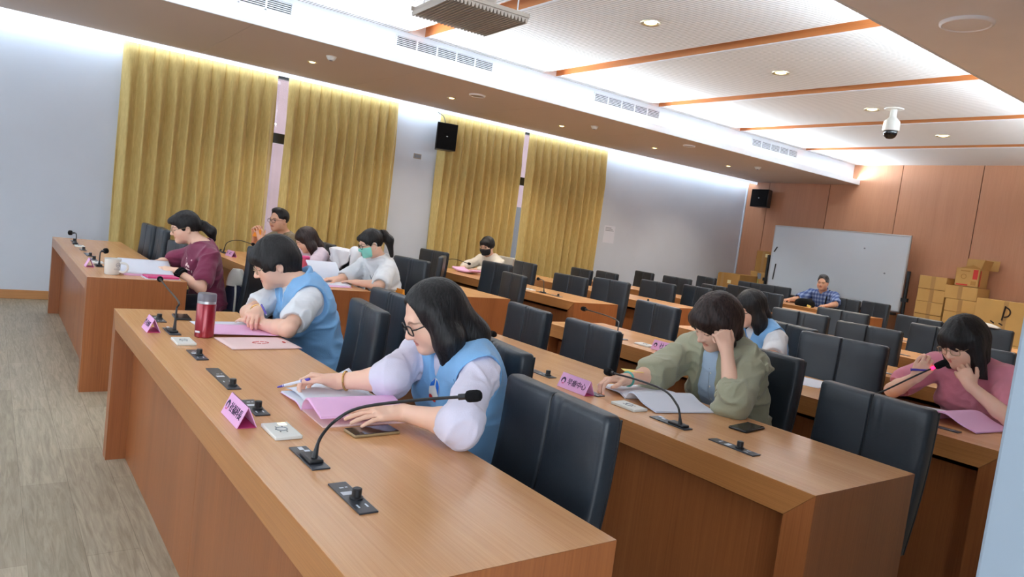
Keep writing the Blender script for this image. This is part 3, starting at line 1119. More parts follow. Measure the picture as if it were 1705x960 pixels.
# ================================================================== CHAIRS
def chair_proto(lea, name='leather_chair'):
    t = thing(name, '', 'chair')
    HW, T, ZB, ZT = 0.25, 0.062, 0.40, 0.96

    def ring(z, inset, puck=0.0):
        y0 = -0.079 * (ZT - z) / (ZT - ZB) + 0.02 * math.sin(PI * (z - ZB) / (ZT - ZB)) + T / 2
        hw, ht, rc = HW - inset, T / 2 - inset * 0.8, 0.020 - min(inset * 0.5, 0.010)
        pts = []
        for k in range(41):
            t = -1 + k / 20
            x = (hw - rc) * (0.12 * t + 0.88 * math.copysign(abs(t) ** 2.6, t))
            y = -ht + 0.010 * math.exp(-(x / 0.0042) ** 2) - 0.005 * (1 - ((abs(x) - hw / 2) / (hw / 2)) ** 2)
            y += puck * 0.004 * math.sin(x * 170) * math.exp(-((x - 0.09) / 0.07) ** 2)
            pts.append((x, y0 + y, z))
        for k in range(1, 7):
            a = PI * (1 + k / 12) + PI / 2 * 1
            pts.append((hw - rc + rc * math.cos(-PI / 2 + PI / 2 * k / 7), y0 - ht + rc + rc * math.sin(-PI / 2 + PI / 2 * k / 7), z))
        for k in range(1, 7):
            pts.append((hw - rc + rc * math.cos(PI / 2 * k / 7), y0 + ht - rc + rc * math.sin(PI / 2 * k / 7), z))
        for k in range(9):
            pts.append(((hw - rc) * (1 - k / 4), y0 + ht, z))
        for k in range(1, 7):
            pts.append((-hw + rc + rc * math.cos(PI / 2 + PI / 2 * k / 7), y0 + ht - rc + rc * math.sin(PI / 2 + PI / 2 * k / 7), z))
        for k in range(1, 7):
            pts.append((-hw + rc + rc * math.cos(PI + PI / 2 * k / 7), y0 - ht + rc + rc * math.sin(PI + PI / 2 * k / 7), z))
        return pts
    m = MB()
    rs = [ring(ZB, 0.02), ring(ZB + 0.006, 0.008), ring(ZB + 0.02, 0.0)]
    for k in range(1, 12):
        rs.append(ring(ZB + 0.03 + (ZT - ZB - 0.06) * k / 12, 0.0, puck=0.5 if k > 9 else 0.0))
    rs += [ring(ZT - 0.022, 0.0, puck=0.8), ring(ZT - 0.009, 0.003, puck=0.8), ring(ZT - 0.002, 0.009, puck=0.4), ring(ZT, 0.018)]
    m.loft(rs)
    m.build('backrest', M[lea], t, smooth=50)
    for s in (-1, 1):
        m = MB()
        P = []
        for k in range(14):
            z = ZB + 0.02 + (ZT - ZB - 0.03) * k / 13
            y0 = -0.075 * (ZT - z) / (ZT - ZB) * 1.05 + 0.02 * math.sin(PI * (z - ZB) / (ZT - ZB))
            P.append((s * (HW - 0.003), y0 + T - 0.006, z))
        m.tube(P, 0.0035, 6)
        m.build('piping', M['leather_d'], t)
    m = MB()
    P = []
    for k in range(16):
        z = ZB + 0.02 + (ZT - ZB - 0.024) * k / 15
        P.append((0.0, -0.079 * (ZT - z) / (ZT - ZB) + 0.02 * math.sin(PI * (z - ZB) / (ZT - ZB)) + 0.0065, z))
    m.tube(P, 0.0026, 6)
    m.build('seam', M['leather_d'], t)
    m = MB()

    def sr(z, ins):
        pts = []
        for k in range(40):
            a = 2 * PI * k / 40
            ca, sa = math.cos(a), math.sin(a)
            pts.append(((0.24 - ins) * math.copysign(abs(ca) ** 0.4, ca), -0.27 + (0.225 - ins) * math.copysign(abs(sa) ** 0.4, sa), z))
        return pts
    m.loft([sr(0.39, 0.02), sr(0.40, 0.004), sr(0.45, 0.0), sr(0.468, 0.01), sr(0.474, 0.04)])
    m.build('seat', M[lea], t, smooth=50)
    m = MB()
    m.box((-0.04, -0.2, 0.36), (0.04, 0.02, 0.385))
    m.box((-0.035, 0.0, 0.36), (0.035, 0.03, 0.5))
    m.build('seat_bracket', M['blackplastic'], t, bevel=0.004)
    m = MB()
    m.lathe([(0.03, 0.09), (0.03, 0.24), (0.02, 0.245), (0.02, 0.38)], 14, mx=Matrix.Translation((0, -0.25, 0)))
    m.build('column', M['steel'], t)
    for k in range(5):
        a = 2 * PI * k / 5 + 0.3
        m = MB()
        m.tube([(0.02 * math.cos(a), -0.25 + 0.02 * math.sin(a), 0.11), (0.26 * math.cos(a), -0.25 + 0.26 * math.sin(a), 0.075)], [0.024, 0.016], 8)
        m.build('base_leg', M['blackplastic'], t)
        m = MB()
        m.lathe([(0.015, -0.02), (0.028, -0.014), (0.028, 0.014), (0.015, 0.02)], 14, mx=rot(PI / 2, 0, a, (0.27 * math.cos(a), -0.25 + 0.27 * math.sin(a), 0.03)))
        m.build('caster', M['blackplastic'], t)
    return t


CH = [
 (-1.54, 1.33, .934, .50, -4, 'black leather chair nearest the camera, empty beside the woman in lilac sleeves'),
 (-2.15, 1.53, .965, .48, -8, 'black leather chair behind the woman in lilac sleeves at the front desk'),
 (-3.02, 1.41, .961, .46, -8, 'empty black leather chair between the two front-desk women in blue vests'),
 (-3.45, 1.75, .970, .46, 0, 'black leather chair behind the short-haired woman in a blue vest'),
 (-3.51, 2.73, .919, .46, -6, 'black leather chair in the second row, farther left of the two empty ones'),
 (-2.92, 2.73, .915, .48, -6, 'black leather chair in the second row directly left of the olive jacket'),
 (-2.02, 2.99, .964, .49, -6, 'black leather chair behind the woman in the olive jacket'),
 (-1.32, 2.73, .936, .46, -7, 'large black leather chair in front of the woman in a rose top'),
 (-3.69, 4.10, .962, .47, -7, 'black leather chair in the third row left of the bobbed head in olive'),
 (-2.83, 4.50, .971, .48, -12, 'black leather chair behind the long-haired woman with white sleeves'),
 (-2.21, 4.10, .988, .51, 8, 'wide black leather chair in the third row between olive jacket and rose top'),
 (-3.40, 5.56, .997, .49, 6, 'black leather chair in the fourth row right of the long-haired woman'),
 (-2.77, 5.48, .989, .50, 2, 'second black leather chair in the fourth row right of the long-haired woman'),
 (-2.93, 7.05, .980, .50, -4, 'black leather chair partly behind the head of the woman in a rose top'),
 (-2.02, 5.48, .985, .48, 3, 'black leather chair showing at the right shoulder of the woman in a rose top'),
 (-3.74, 6.86, .991, .51, 6, 'black leather chair in the fifth row in front of the man in blue plaid'),
 (-3.63, 8.24, .977, .51, -8, 'black leather chair in the sixth row below the stacked cartons'),
 (-3.02, 8.40, .987, .48, 4, 'black leather chair with a white cloth on it near the white pier'),
 (-7.68, 1.25, .995, .58, 0, 'left chair of the pair at the far-left desk'),
 (-7.13, 1.27, 1.00, .50, -3, 'right chair of the pair at the far-left desk'),
 (-6.29, 1.25, .945, .50, 5, 'black leather chair just left of the woman in maroon'),
 (-5.58, 1.78, 1.02, .50, -60, 'black leather chair turned sideways behind the woman in maroon'),
 (-7.30, 2.90, .995, .50, -6, 'black leather chair behind the woman in a pale lilac top'),
 (-6.43, 2.75, .969, .50, 4, 'black leather chair with a white jacket hung over it'),
 (-5.63, 3.02, 1.02, .50, 8, 'black leather chair right behind the woman in a white top and mint mask'),
 (-7.60, 4.38, 1.01, .52, 8, 'black leather chair by the white pier between the windows, rear one of two'),
 (-7.07, 4.18, .980, .50, -35, 'black leather chair turned sideways by the white pier between the windows'),
 (-6.43, 4.51, 1.00, .48, 5, 'tall black leather chair just in front of the man with a black mask'),
 (-5.55, 4.10, .961, .46, -10, 'black leather chair at the aisle end of the third row by the window'),
 (-7.20, 5.48, .992, .52, -8, 'black leather chair to the right of the man with a black mask'),
 (-6.20, 5.40, .944, .52, 6, 'black leather chair at the fourth window-side desk, left of its aisle chair'),
 (-5.62, 5.48, .972, .50, 6, 'black leather chair at the aisle end of the fourth window-side desk'),
 (-7.66, 6.86, .947, .48, -6, 'left chair of the pair below the right end of the last curtain'),
 (-7.14, 6.86, .963, .47, -8, 'right chair of the pair below the right end of the last curtain'),
 (-6.19, 6.86, .952, .54, 5, 'black leather chair at the fifth window-side desk, left of its aisle chair'),
 (-5.77, 7.10, .965, .46, -6, 'black leather chair at the aisle end of the fifth window-side desk'),
 (-8.03, 8.54, .966, .44, -8, 'black leather chair against the plain white wall, leftmost in the sixth row'),
 (-7.08, 8.24, .981, .50, 4, 'black leather chair against the white wall, second from left in the sixth row'),
 (-6.40, 8.24, .955, .42, -1, 'black leather chair in the sixth row in front of the corner cartons'),
 (-5.70, 8.52, .965, .42, -2, 'black leather chair showing just right of the long black hair in blue vest'),
 (-7.64, 9.61, 1.00, .42, -8, 'black leather chair just left of the corner cartons'),
 (-6.98, 9.61, .939, .46, -6, 'black leather chair low in front of the corner cartons, seventh row'),
 (-7.81, 11.1, .965, .50, 8, 'black leather chair in the last row between the corner cartons and the whiteboard'),
 (-7.25, 11.0, .976, .54, 10, 'black leather chair in the last row below the left edge of the whiteboard'),
 (-5.98, 11.05, .944, .42, 4, 'black leather chair right beside the man in blue plaid'),
 (-5.50, 11.0, .959, .45, -6, 'black leather chair at the end of the last row in front of the whiteboard'),
 (-7.92, 3.02, .93, .48, 0, 'black leather chair of the man by the curtains holding an orange thing'),
 (-1.47, 4.42, .90, .48, 0, 'black leather chair the woman in a rose top sits on'),
 (-6.44, 11.42, .90, .48, 0, 'black leather chair the man in blue plaid sits on')]
proto = chair_proto('leather')
for i, (x, y, z, w, r, lab) in enumerate(CH):
    c = proto if i == 0 else copy_tree(proto)
    c.location = (x, y, 0)
    c.scale = (w / 0.5, 1, z / 0.96)
    c.rotation_euler = (0, 0, math.radians(r))
    tag(c, lab, 'chair', 'black leather conference chairs')
pc = chair_proto('pale_vinyl', 'pale_chair')
pc.location = (-8.42, 6.0, 0)
pc.scale = (1.1, 1, 1.02)
tag(pc, 'pale grey chair behind the man with a black mask', 'chair')


# ================================================================== DESK HARDWARE
def plate_mesh(t, L, knobx, marks):
    m = MB()
    m.box((-L / 2, -0.022, 0), (L / 2, 0.022, 0.004))
    m.build('plate', M['plate'], t, bevel=0.001)
    if knobx is not None:
        m = MB()
        m.lathe([(0.015, 0.004), (0.015, 0.008), (0.011, 0.010), (0.011, 0.026), (0.009, 0.028)], 18, mx=Matrix.Translation((knobx, 0.004, 0)))
        m.build('knob', M['blackplastic'], t)
    if marks:
        m = MB()
        m.box((-0.03, -0.016, 0.0041), (-0.012, 0.010, 0.0046))
        m.box((-0.058, -0.008, 0.0041), (-0.052, 0.002, 0.0044))
        m.box((-0.058, 0.006, 0.0041), (-0.053, 0.012, 0.0044))
        m.box((0.045, -0.012, 0.0041), (0.062, -0.008, 0.0044))
        m.box((0.045, 0.008, 0.0041), (0.062, 0.012, 0.0044))
        m.build('printed_marks', M['white2'], t, smooth=0)


def control(lab, x, y, L=0.17, knob=0.02, marks=True):
    t = thing('control_panel', lab, 'control panel', (x, y, DH), 0, 'black control panels let into the desks')
    plate_mesh(t, L, knob, marks)
    return t


def mic(lab, x, y, pts, L=0.17, rr=0.0042, hr=0.017, hl=0.05, off=0.03, ring=False):
    t = thing('gooseneck_microphone', lab, 'microphone', (x, y, DH), 0, 'gooseneck microphones on the desks')
    o = Vector((x, y, DH))
    P = [Vector(p) - o for p in pts]
    m = MB()
    m.box((-L / 2, -0.023, 0), (L / 2, 0.023, 0.004))
    m.build('plate', M['plate'], t, bevel=0.001)
    m = MB()
    m.box((P[0].x - 0.05, -0.018, 0.004), (P[0].x + 0.022, 0.018, 0.013))
    m.build('base', M['blackplastic'], t, bevel=0.003)
    m = MB()
    m.box((-0.052, -0.014, 0.0132), (-0.03, -0.002, 0.0136))
    m.box((-0.052, 0.004, 0.0042), (-0.035, 0.018, 0.0046))
    m.build('printed_marks', M['white2'], t, smooth=0)
    Q = bez(P, 40)
    n = len(Q)
    m = MB()
    m.tube(Q, [0.0085 - 0.0045 * min(1, k / 6) if k < 7 else rr for k in range(n)], 10)
    m.build('gooseneck', M['blackplastic'], t)
    d = (Q[-1] - Q[-3]).normalized()
    e = Q[-1]
    m = MB()
    ps = [(0.0, 0.55), (0.1, 0.9), (0.25, 1.0), (0.7, 1.0), (0.9, 0.85), (1.0, 0.5)]
    m.tube([e + d * hl * a for a, _ in ps], [hr * q for _, q in ps], 16)
    m.build('foam_windshield', M['foam'], t)
    m = MB()
    m.tube([e - d * 0.018, e + d * 0.004], 0.008, 12)
    m.build('collar', M['redled'] if ring else M['steel'], t)
    return t


def socket(lab, x, y, lit=False):
    t = thing('socket_plate', lab, 'power socket', (x, y, DH), 0, 'white socket plates on the desks')
    m = MB()
    m.box((-0.065, -0.0375, 0), (0.065, 0.0375, 0.011))
    m.build('cover', M['white'], t, bevel=0.003)
    m = MB()
    for px_, py_ in ((-0.02, 0.008), (-0.02, -0.01), (0.022, 0.008), (0.022, -0.01), (0.0, -0.016)):
        m.box((px_ - 0.004, py_ - 0.0015, 0.011), (px_ + 0.004, py_ + 0.0015, 0.0114))
    m.build('slot', M['blackplastic'], t, smooth=0)
    m = MB()
    m.lathe([(0.016, 0.011), (0.016, 0.0122), (0.014, 0.0122), (0.014, 0.011)], 22, cap=False)
    m.build('outlet_ring', M['greysheet'], t)
    if lit:
        m = MB()
        m.box((-0.055, 0.006, 0.011), (-0.035, 0.026, 0.0116))
        m.build('indicator', M['lamp'], t, smooth=0)
    return t


def nameplate(lab, x, y, L, txt, rz=0.0, size=0.03, emblem=True, h=0.06, dp=0.056):
    t = thing('name_plate', lab, 'name plate', (x, y, DH), rz, 'pink folded name plates on the desks')
    d2 = dp / 2
    for s in (-1, 1):
        m = MB()
        th = 0.0025
        if s < 0:
            m.prism([(-d2, 0.001), (-d2 + th, 0.001), (th * 0.5, h), (-th * 0.5, h)], 0, -L / 2, L / 2)
            m.build('front_leaf', M['pink'], t, smooth=0)
        else:
            m.prism([(d2, 0.001), (d2 - th, 0.001), (-th * 0.5, h), (th * 0.5, h)], 0, -L / 2, L / 2)
            m.build('back_leaf', M['pink'], t, smooth=0)
    m = MB()
    m.box((-L / 2, -d2 + 0.004, 0.0005), (L / 2, d2 - 0.004, 0.002))
    m.build('base_leaf', M['magenta'], t, smooth=0)
    ang = math.atan2(h, d2)
    face = Matrix.Translation((0, -d2 / 2 - 0.0016, h / 2)) @ Matrix.Rotation(ang, 4, 'X')
    ls = math.hypot(h, d2)
    if txt:
        text_mesh('lettering', txt, size, M['ink'], t, face @ Matrix.Translation((L * 0.11, 0, 0.0004)), sx=0.92)
    if emblem:
        m = MB()
        cx = -L * 0.36
        r = 0.014
        for a0, a1 in ((0.30, 0.98), (0.02, 0.70)):
            pass
        arc = [(cx + r * math.cos(PI * (1.15 - 1.3 * k / 12)), r * 1.1 * math.sin(PI * (1.15 - 1.3 * k / 12))) for k in range(13)]
        inn = [(cx + r * 0.55 * math.cos(PI * (1.15 - 1.3 * k / 12)), -0.004 + r * 0.75 * math.sin(PI * (1.15 - 1.3 * k / 12))) for k in range(13)]
        vs = [tuple(face @ Vector((a, c, 0.0006))) for a, c in arc] + [tuple(face @ Vector((a, c, 0.0006))) for a, c in inn]
        m.add(vs, [(k, k + 1, 14 + k, 13 + k) for k in range(12)], 0)
        lo = [(cx - r * 0.7, -r * 0.55), (cx - r * 0.2, -r * 1.05), (cx + r * 0.5, -r * 0.95), (cx + r * 0.8, -r * 0.5), (cx + r * 0.2, -r * 0.75), (cx - r * 0.2, -r * 0.72)]
        m.add([tuple(face @ Vector((a, c, 0.0006))) for a, c in lo], [tuple(range(6))], 1)
        m.build('emblem', [M['ink'], M['magenta']], t, smooth=0)
    return t


YA, Y2, Y3, Y4, Y5, Y6 = [row_y(r) + 0.15 for r in range(1, 7)]
mic('long gooseneck microphone arching in the foreground toward the woman in lilac sleeves', -1.685, YA,
    [(-1.654, 0.686, 0.762), (-1.662, 0.70, 0.81), (-1.69, 0.75, 0.845), (-1.655, 0.80, 0.885), (-1.56, 0.90, 0.925), (-1.47, 0.99, 0.955)], hl=0.042, hr=0.0155)
mic('gooseneck microphone beside the red flask on the front desk', -3.387, YA,
    [(-3.36, 0.69, 0.762), (-3.40, 0.70, 0.85), (-3.47, 0.72, 0.872), (-4.1, 0.79, 0.85), (-4.6, 0.845, 0.834)], hl=0.05)
mic('gooseneck microphone arching in front of the woman in the olive jacket', -1.70, Y2,
    [(-1.65, 2.055, 0.762), (-1.665, 2.06, 0.80), (-1.70, 2.08, 0.822), (-1.80, 2.12, 0.846), (-1.98, 2.16, 0.842), (-2.16, 2.19, 0.828)], hl=0.045)
mic('gooseneck microphone poking out right of the long black hair in the foreground', -3.30, Y2,
    [(-3.28, 2.062, 0.762), (-3.30, 2.10, 0.83), (-3.32, 2.22, 0.81), (-3.10, 2.20, 0.819)], hl=0.05)
mic('gooseneck microphone on the third-row desk left of the name plate', -3.39, Y3,
    [(-3.39, 3.44, 0.762), (-3.41, 3.46, 0.82), (-3.47, 3.51, 0.85), (-3.62, 3.55, 0.862), (-3.90, 3.595, 0.864)], hl=0.05)
mic('gooseneck microphone with a glowing red ring held by the woman in a rose top', -1.72, Y3,
    [(-1.70, 3.44, 0.762), (-1.71, 3.5, 0.79), (-1.69, 3.6, 0.82), (-1.60, 3.70, 0.915), (-1.535, 3.745, 0.975)], hl=0.06, ring=True)
mic('small upright microphone near the mug on the far-left desk', -5.93, 0.674, [(-5.91, 0.674, 0.762), (-5.912, 0.675, 0.83), (-5.92, 0.68, 0.855), (-5.93, 0.70, 0.86)], hl=0.03, hr=0.02)
mic('small upright microphone at the far end of the far-left desk', -7.70, 0.674, [(-7.68, 0.674, 0.762), (-7.68, 0.676, 0.82), (-7.69, 0.67, 0.85), (-7.70, 0.645, 0.85)], hl=0.035, hr=0.022)
mic('curved microphone between the two name plates by the curtains', -8.02, Y2, [(-8.0, 2.06, 0.762), (-8.03, 2.1, 0.86), (-7.98, 2.2, 0.90), (-7.75, 2.28, 0.885)], hl=0.04)
mic('curved microphone in front of the man with a black mask', -8.08, Y4, [(-8.06, 4.82, 0.762), (-8.09, 4.86, 0.86), (-8.0, 4.95, 0.90), (-7.78, 5.03, 0.875)], hl=0.04)
mic('upright microphone on the fourth desk by the curtains near the aisle', -5.93, Y4, [(-5.91, 4.82, 0.762), (-5.93, 4.82, 0.84), (-5.96, 4.83, 0.88), (-6.05, 4.84, 0.885)], hl=0.03)
mic('upright microphone on the fifth desk by the curtains', -6.13, Y5, [(-6.11, 6.19, 0.762), (-6.13, 6.2, 0.84), (-6.16, 6.21, 0.87), (-6.25, 6.22, 0.875)], hl=0.03)
for a in ((-1.416, YA, .178, .012, 'control panel with a knob nearest the camera on the front desk'),
          (-2.52, YA, .30, .11, 'long control panel left of the name plate on the front desk'),
          (-2.15, YA, .17, .02, 'control panel half behind the front-desk name plate'),
          (-2.90, YA, .18, .012, 'control panel in front of the pale rose folder'),
          (-3.70, YA, .17, .0, 'control panel beside the black phone at the end of the front desk'),
          (-1.42, Y2, .18, .02, 'control panel nearest the camera on the second-row desk'),
          (-2.52, Y2, .26, .09, 'long control panel left of the second-row name plate'),
          (-2.14, Y2, .13, None, 'control panel right of the second-row name plate'),
          (-1.35, Y3, .17, None, 'control panel below the open pink booklet in the third row'),
          (-2.23, Y4, .17, None, 'control panel on the fourth-row desk near the rose top'),
          (-2.83, Y5, .17, None, 'control panel on the fifth-row desk near the rose top'),
          (-3.45, Y6, .17, None, 'control panel on the sixth-row desk near the rose top'),
          (-5.70, Y4, .17, .03, 'control panel on the aisle end of the fourth desk by the curtains'),
          (-5.72, Y5, .17, .03, 'control panel on the aisle end of the fifth desk by the curtains'),
          (-8.17, Y2, .15, .03, 'control panel right of the first name plate by the curtains'),
          (-8.00, YA, .17, .02, 'control panel at the far end of the far-left desk'),
          (-7.15, YA, .17, .02, 'control panel past the middle of the far-left desk'),
          (-6.72, YA, .26, .09, 'long control panel in the middle of the far-left desk'),
          (-6.38, YA, .17, .02, 'control panel behind the name plate on the far-left desk')):
    control(a[4], a[0], a[1], a[2], a[3])
for a in ((-1.90, YA, True, 'white socket plate beside the front-desk name plate'),
          (-3.147, YA, False, 'white socket plate near the red flask on the front desk'),
          (-1.915, Y2, False, 'white socket plate beside the booklet of the woman in olive'),
          (-3.13, Y3, False, 'white socket plate left of the third-row name plate'),
          (-6.16, Y4, False, 'white socket plate on the fourth desk by the curtains'),
          (-7.43, YA, False, 'white socket plate near the far microphone on the far-left desk'),
          (-6.12, YA, False, 'white socket plate near the name plate on the far-left desk')):
    socket(a[3], a[0], a[1], a[2])
nameplate('pink name plate in the foreground in front of the woman in lilac sleeves', -2.04, 0.608, 0.165, '社福科長', size=0.03)
nameplate('pink name plate at the far end of the front desk before the red flask', -3.42, 0.607, 0.13, '社會科', size=0.026)
nameplate('pink name plate reading four characters in front of the olive jacket', -2.18, 2.013, 0.175, '早療中心', size=0.031)
nameplate('pink name plate on the third-row desk left of the bobbed head', -2.94, 3.415, 0.19, '社會處', size=0.042)
nameplate('small pink name plate on the far-left desk', -5.85, 0.606, 0.1, '', emblem=False)
nameplate('left pink name plate on the second desk by the curtains', -8.30, 2.03, 0.16, '科長', rz=0.1, size=0.03)
nameplate('right pink name plate on the second desk by the curtains', -7.62, 2.04, 0.18, '社工', rz=0.1, size=0.03)


# ================================================================== THINGS ON THE DESKS
def phone(lab, x, y, rz, case='blackplastic'):
    t = thing('mobile_phone', lab, 'phone', (x, y, DH), rz)
    m = MB()
    m.box((-0.037, -0.074, 0.0), (0.037, 0.074, 0.009))
    m.build('body', M[case], t, bevel=0.004)
    m = MB()
    m.box((-0.034, -0.071, 0.0085), (0.034, 0.071, 0.0098))
    m.build('screen', M['screen'], t, bevel=0.0006)


M['tan'] = mat('tan_case', (150, 126, 90), 0.45)
phone('phone in a tan case beside the open pink booklet in the foreground', -1.845, 0.932, 0.06, 'tan')
phone('dark phone on the second-row desk near the control panel', -1.572, 2.345, 0.14)
phone('black phone lying at the end of the front desk behind the microphone', -3.76, 0.80, 1.5)


def sheet(lab, name, x, y, w, h, rz, mtl, th=0.001, z=DH, cat='paper', curl=0.0, group=None, extra=None):
    t = thing(name, lab, cat, (x, y, z), rz, group)
    m = MB()

    def fn(u, v):
        return ((u - 0.5) * w, (v - 0.5) * h, th + curl * (abs(u - 0.5) * 2) ** 3)
    m.grid(fn, 12, 12)
    m.build('sheet', M[mtl], t, smooth=60, solid=th)
    if extra:
        extra(t)
    return t


def folder_print(t):
    m = MB()
    for k in range(10):
        a = 2 * PI * k / 10
        m.tube([(0.02 * math.cos(a), 0.01 + 0.035 * math.sin(a), 0.0046), (0.02 * math.cos(a + 0.5), 0.01 + 0.035 * math.sin(a + 0.5), 0.0046)], 0.0035, 5)
    m.tube([(-0.01, 0.115, 0.0046), (0.012, 0.115, 0.0046)], 0.006, 6)
    for dx in (-0.012, 0.012):
        m.box((dx - 0.002, -0.12, 0.004), (dx + 0.002, -0.05, 0.0046))
    m.box((0.028, -0.02, 0.004), (0.032, 0.03, 0.0046))
    m.box((-0.012, -0.04, 0.004), (0.004, -0.028, 0.0046))
    m.build('printed_cover', M['red'], t, smooth=0)


sheet('pale rose folder with a red emblem lying on the front desk', 'folder', -3.125, 0.985, 0.24, 0.30, 0.06, 'rose', 0.004, cat='folder', extra=folder_print)
sheet('white paper under the pink sheet before the short-haired woman', 'paper_sheet', -3.56, 0.97, 0.21, 0.30, 0.05, 'paper', 0.002)
sheet('pink sheet on the front desk under the crossed arms', 'paper_sheet', -3.40, 0.98, 0.25, 0.30, -0.08, 'pinkp', 0.003, z=DH + 0.003, curl=0.006)
sheet('white paper on the third-row desk between two chairs', 'paper_sheet', -2.15, 3.70, 0.21, 0.29, 0.25, 'paper', 0.001)
sheet('pink papers on the desk of the man with a black mask', 'paper_sheet', -7.80, 5.05, 0.42, 0.2, 0.1, 'pinkp', 0.02, cat='paper', curl=0.03)
t = thing('yellow_pencil', 'yellow pencil lying left of the red flask', 'pencil', (-3.40, 0.83, DH + 0.004), 0.6)
m = MB()
m.tube([(-0.03, 0, 0), (0.03, 0, 0)], 0.0035, 6)
m.build('shaft', M['yellow'], t)
m = MB()
m.tube([(0.03, 0, 0), (0.042, 0, 0)], [0.0035, 0.0005], 6)
m.build('tip', M['tape'], t)

# red vacuum flask
t = thing('vacuum_flask', 'red vacuum flask with a grey lid on the front desk', 'flask', (-3.28, 0.795, DH))
m = MB()
m.lathe([(0.036, 0.0), (0.040, 0.004), (0.040, 0.145), (0.038, 0.149)], 36)
m.build('body', M['redmetal'], t)
m = MB()
m.lathe([(0.0385, 0.149), (0.0385, 0.16)], 36)
m.build('steel_band', M['alu'], t)
m = MB()
m.lathe([(0.039, 0.16), (0.039, 0.188), (0.036, 0.193), (0.001, 0.193)], 36)
m.build('lid', M['greyband'], t)
m = MB()
m.box((-0.012, -0.0415, 0.022), (0.012, -0.0395, 0.03), mx=rot(0, 0, 0.6))
m.build('label', M['white2'], t, smooth=0)

# mug
t = thing('coffee_mug', 'white mug with a grey crest on the end of the far-left desk', 'mug', (-5.45, 0.70, DH))
m = MB()
m.lathe([(0.04, 0.0), (0.047, 0.006), (0.05, 0.1), (0.052, 0.108), (0.049, 0.108), (0.046, 0.01), (0.001, 0.008)], 36, cap=False)
m.build('body', M['cream'], t, smooth=60)
m = MB()
m.tube(bez([(0.03, 0.04, 0.085), (0.05, 0.075, 0.08), (0.052, 0.085, 0.05), (0.04, 0.065, 0.022), (0.03, 0.038, 0.025)], 20), 0.0075, 8)
m.build('handle', M['cream'], t)
m = MB()
ca = 0.62
for k in range(11):
    a = 2 * PI * k / 10
    pass
pts = []
for k in range(21):
    a = 2 * PI * k / 20
    th_ = ca + 0.30 * math.cos(a)
    pts.append((0.0502 * math.cos(th_), 0.0502 * math.sin(th_), 0.068 + 0.014 * math.sin(a)))
m.tube(pts, 0.0012, 5)
m.tube([(0.0502 * math.cos(ca - 0.2 + 0.4 * k / 6), 0.0502 * math.sin(ca - 0.2 + 0.4 * k / 6), 0.062 + 0.008 * math.sin(PI * k / 6)) for k in range(7)], 0.0015, 5)
for z in (0.043, 0.037):
    m.tube([(0.0498 * math.cos(ca - 0.55 + 1.1 * k / 10), 0.0498 * math.sin(ca - 0.55 + 1.1 * k / 10), z) for k in range(11)], 0.001, 5)
m.build('crest', M['greysheet'], t, smooth=0)
# rose tumbler
t = thing('tumbler', 'rose coloured tumbler beside the woman in a pale lilac top', 'tumbler', (-6.50, 2.41, DH))
m = MB()
m.lathe([(0.03, 0), (0.038, 0.12), (0.038, 0.125)], 24)
m.build('cup', M['rosecup'], t)
m = MB()
m.lathe([(0.04, 0.125), (0.04, 0.14), (0.03, 0.15), (0.001, 0.15)], 24)
m.build('lid', M['magenta'], t)


def booklet(lab, sx, sy, rz, left, right, depth, cover='pinkp', inner='print', rinner='pinkp', th=0.006, group=None):
    """open booklet; spine along local y from the origin; left/right profiles are (offset, height) points"""
    t = thing('open_booklet', lab, 'booklet', (sx, sy, DH), rz, group)
    for side, prof, nm, mt, lift in ((-1, left, 'left_pages', inner, 1), (1, right, 'right_pages', rinner, 1)):
        C = bez([(side * a, 0, z) for a, z in prof], 24)
        m = MB()
        top = [(p.x, p.z + th) for p in C]
        botm = [(p.x, p.z + 0.001) for p in C]
        poly = top + botm[::-1]
        vs = []
        n = len(C)
        for y in (0, depth):
            sk = 0.004 * math.sin(7 * y)
            vs += [(a + sk, y, z) for a, z in poly]
        fs = []
        N = len(poly)
        for i in range(n - 1):
            fs.append((i, i + 1, N + i + 1, N + i))
            fs.append((N - 1 - i, N - 2 - i, 2 * N - 2 - i, 2 * N - 1 - i))
            fs.append((i, i + 1, N - 2 - i, N - 1 - i))
            fs.append((N + i, N + i + 1, 2 * N - 2 - i, 2 * N - 1 - i))
        fs.append((n - 1, n, N + n, N + n - 1))
        fs.append((0, N - 1, 2 * N - 1, N))
        m.add(vs, fs)
        m.build(nm, M[mt], t, smooth=50)
        m = MB()

        def cv(u, v, C=C):
            k = u * (len(C) - 1)
            i = min(int(k), len(C) - 2)
            p = C[i].lerp(C[i + 1], k - i)
            return (p.x * 1.015, -0.003 + (depth + 0.006) * v, p.z + 0.0004)
        m.grid(cv, 24, 4)
        m.build('cover', M[cover], t, smooth=60, solid=0.0006)
    return t


b1 = booklet('open booklet with white left pages and arched pink right pages in the foreground', -2.10, 0.815, -0.02,
             [(0, 0.0), (0.05, 0.012), (0.12, 0.008), (0.21, 0.002)], [(0, 0.0), (0.012, 0.03), (0.045, 0.046), (0.10, 0.036), (0.165, 0.022)], 0.28)
m = MB()
m.box((0.0, 0.0, 0.0005), (0.185, 0.285, 0.004))
m.build('lower_cover', M['rose'], b1, smooth=0)
m = MB()


def lifted(u, v):
    return (-0.23 + 0.22 * u - 0.05 * (1 - u) * v, 0.02 + 0.24 * v, 0.012 + 0.055 * (1 - u) ** 2 * v ** 2 + 0.012 * math.sin(PI * u))


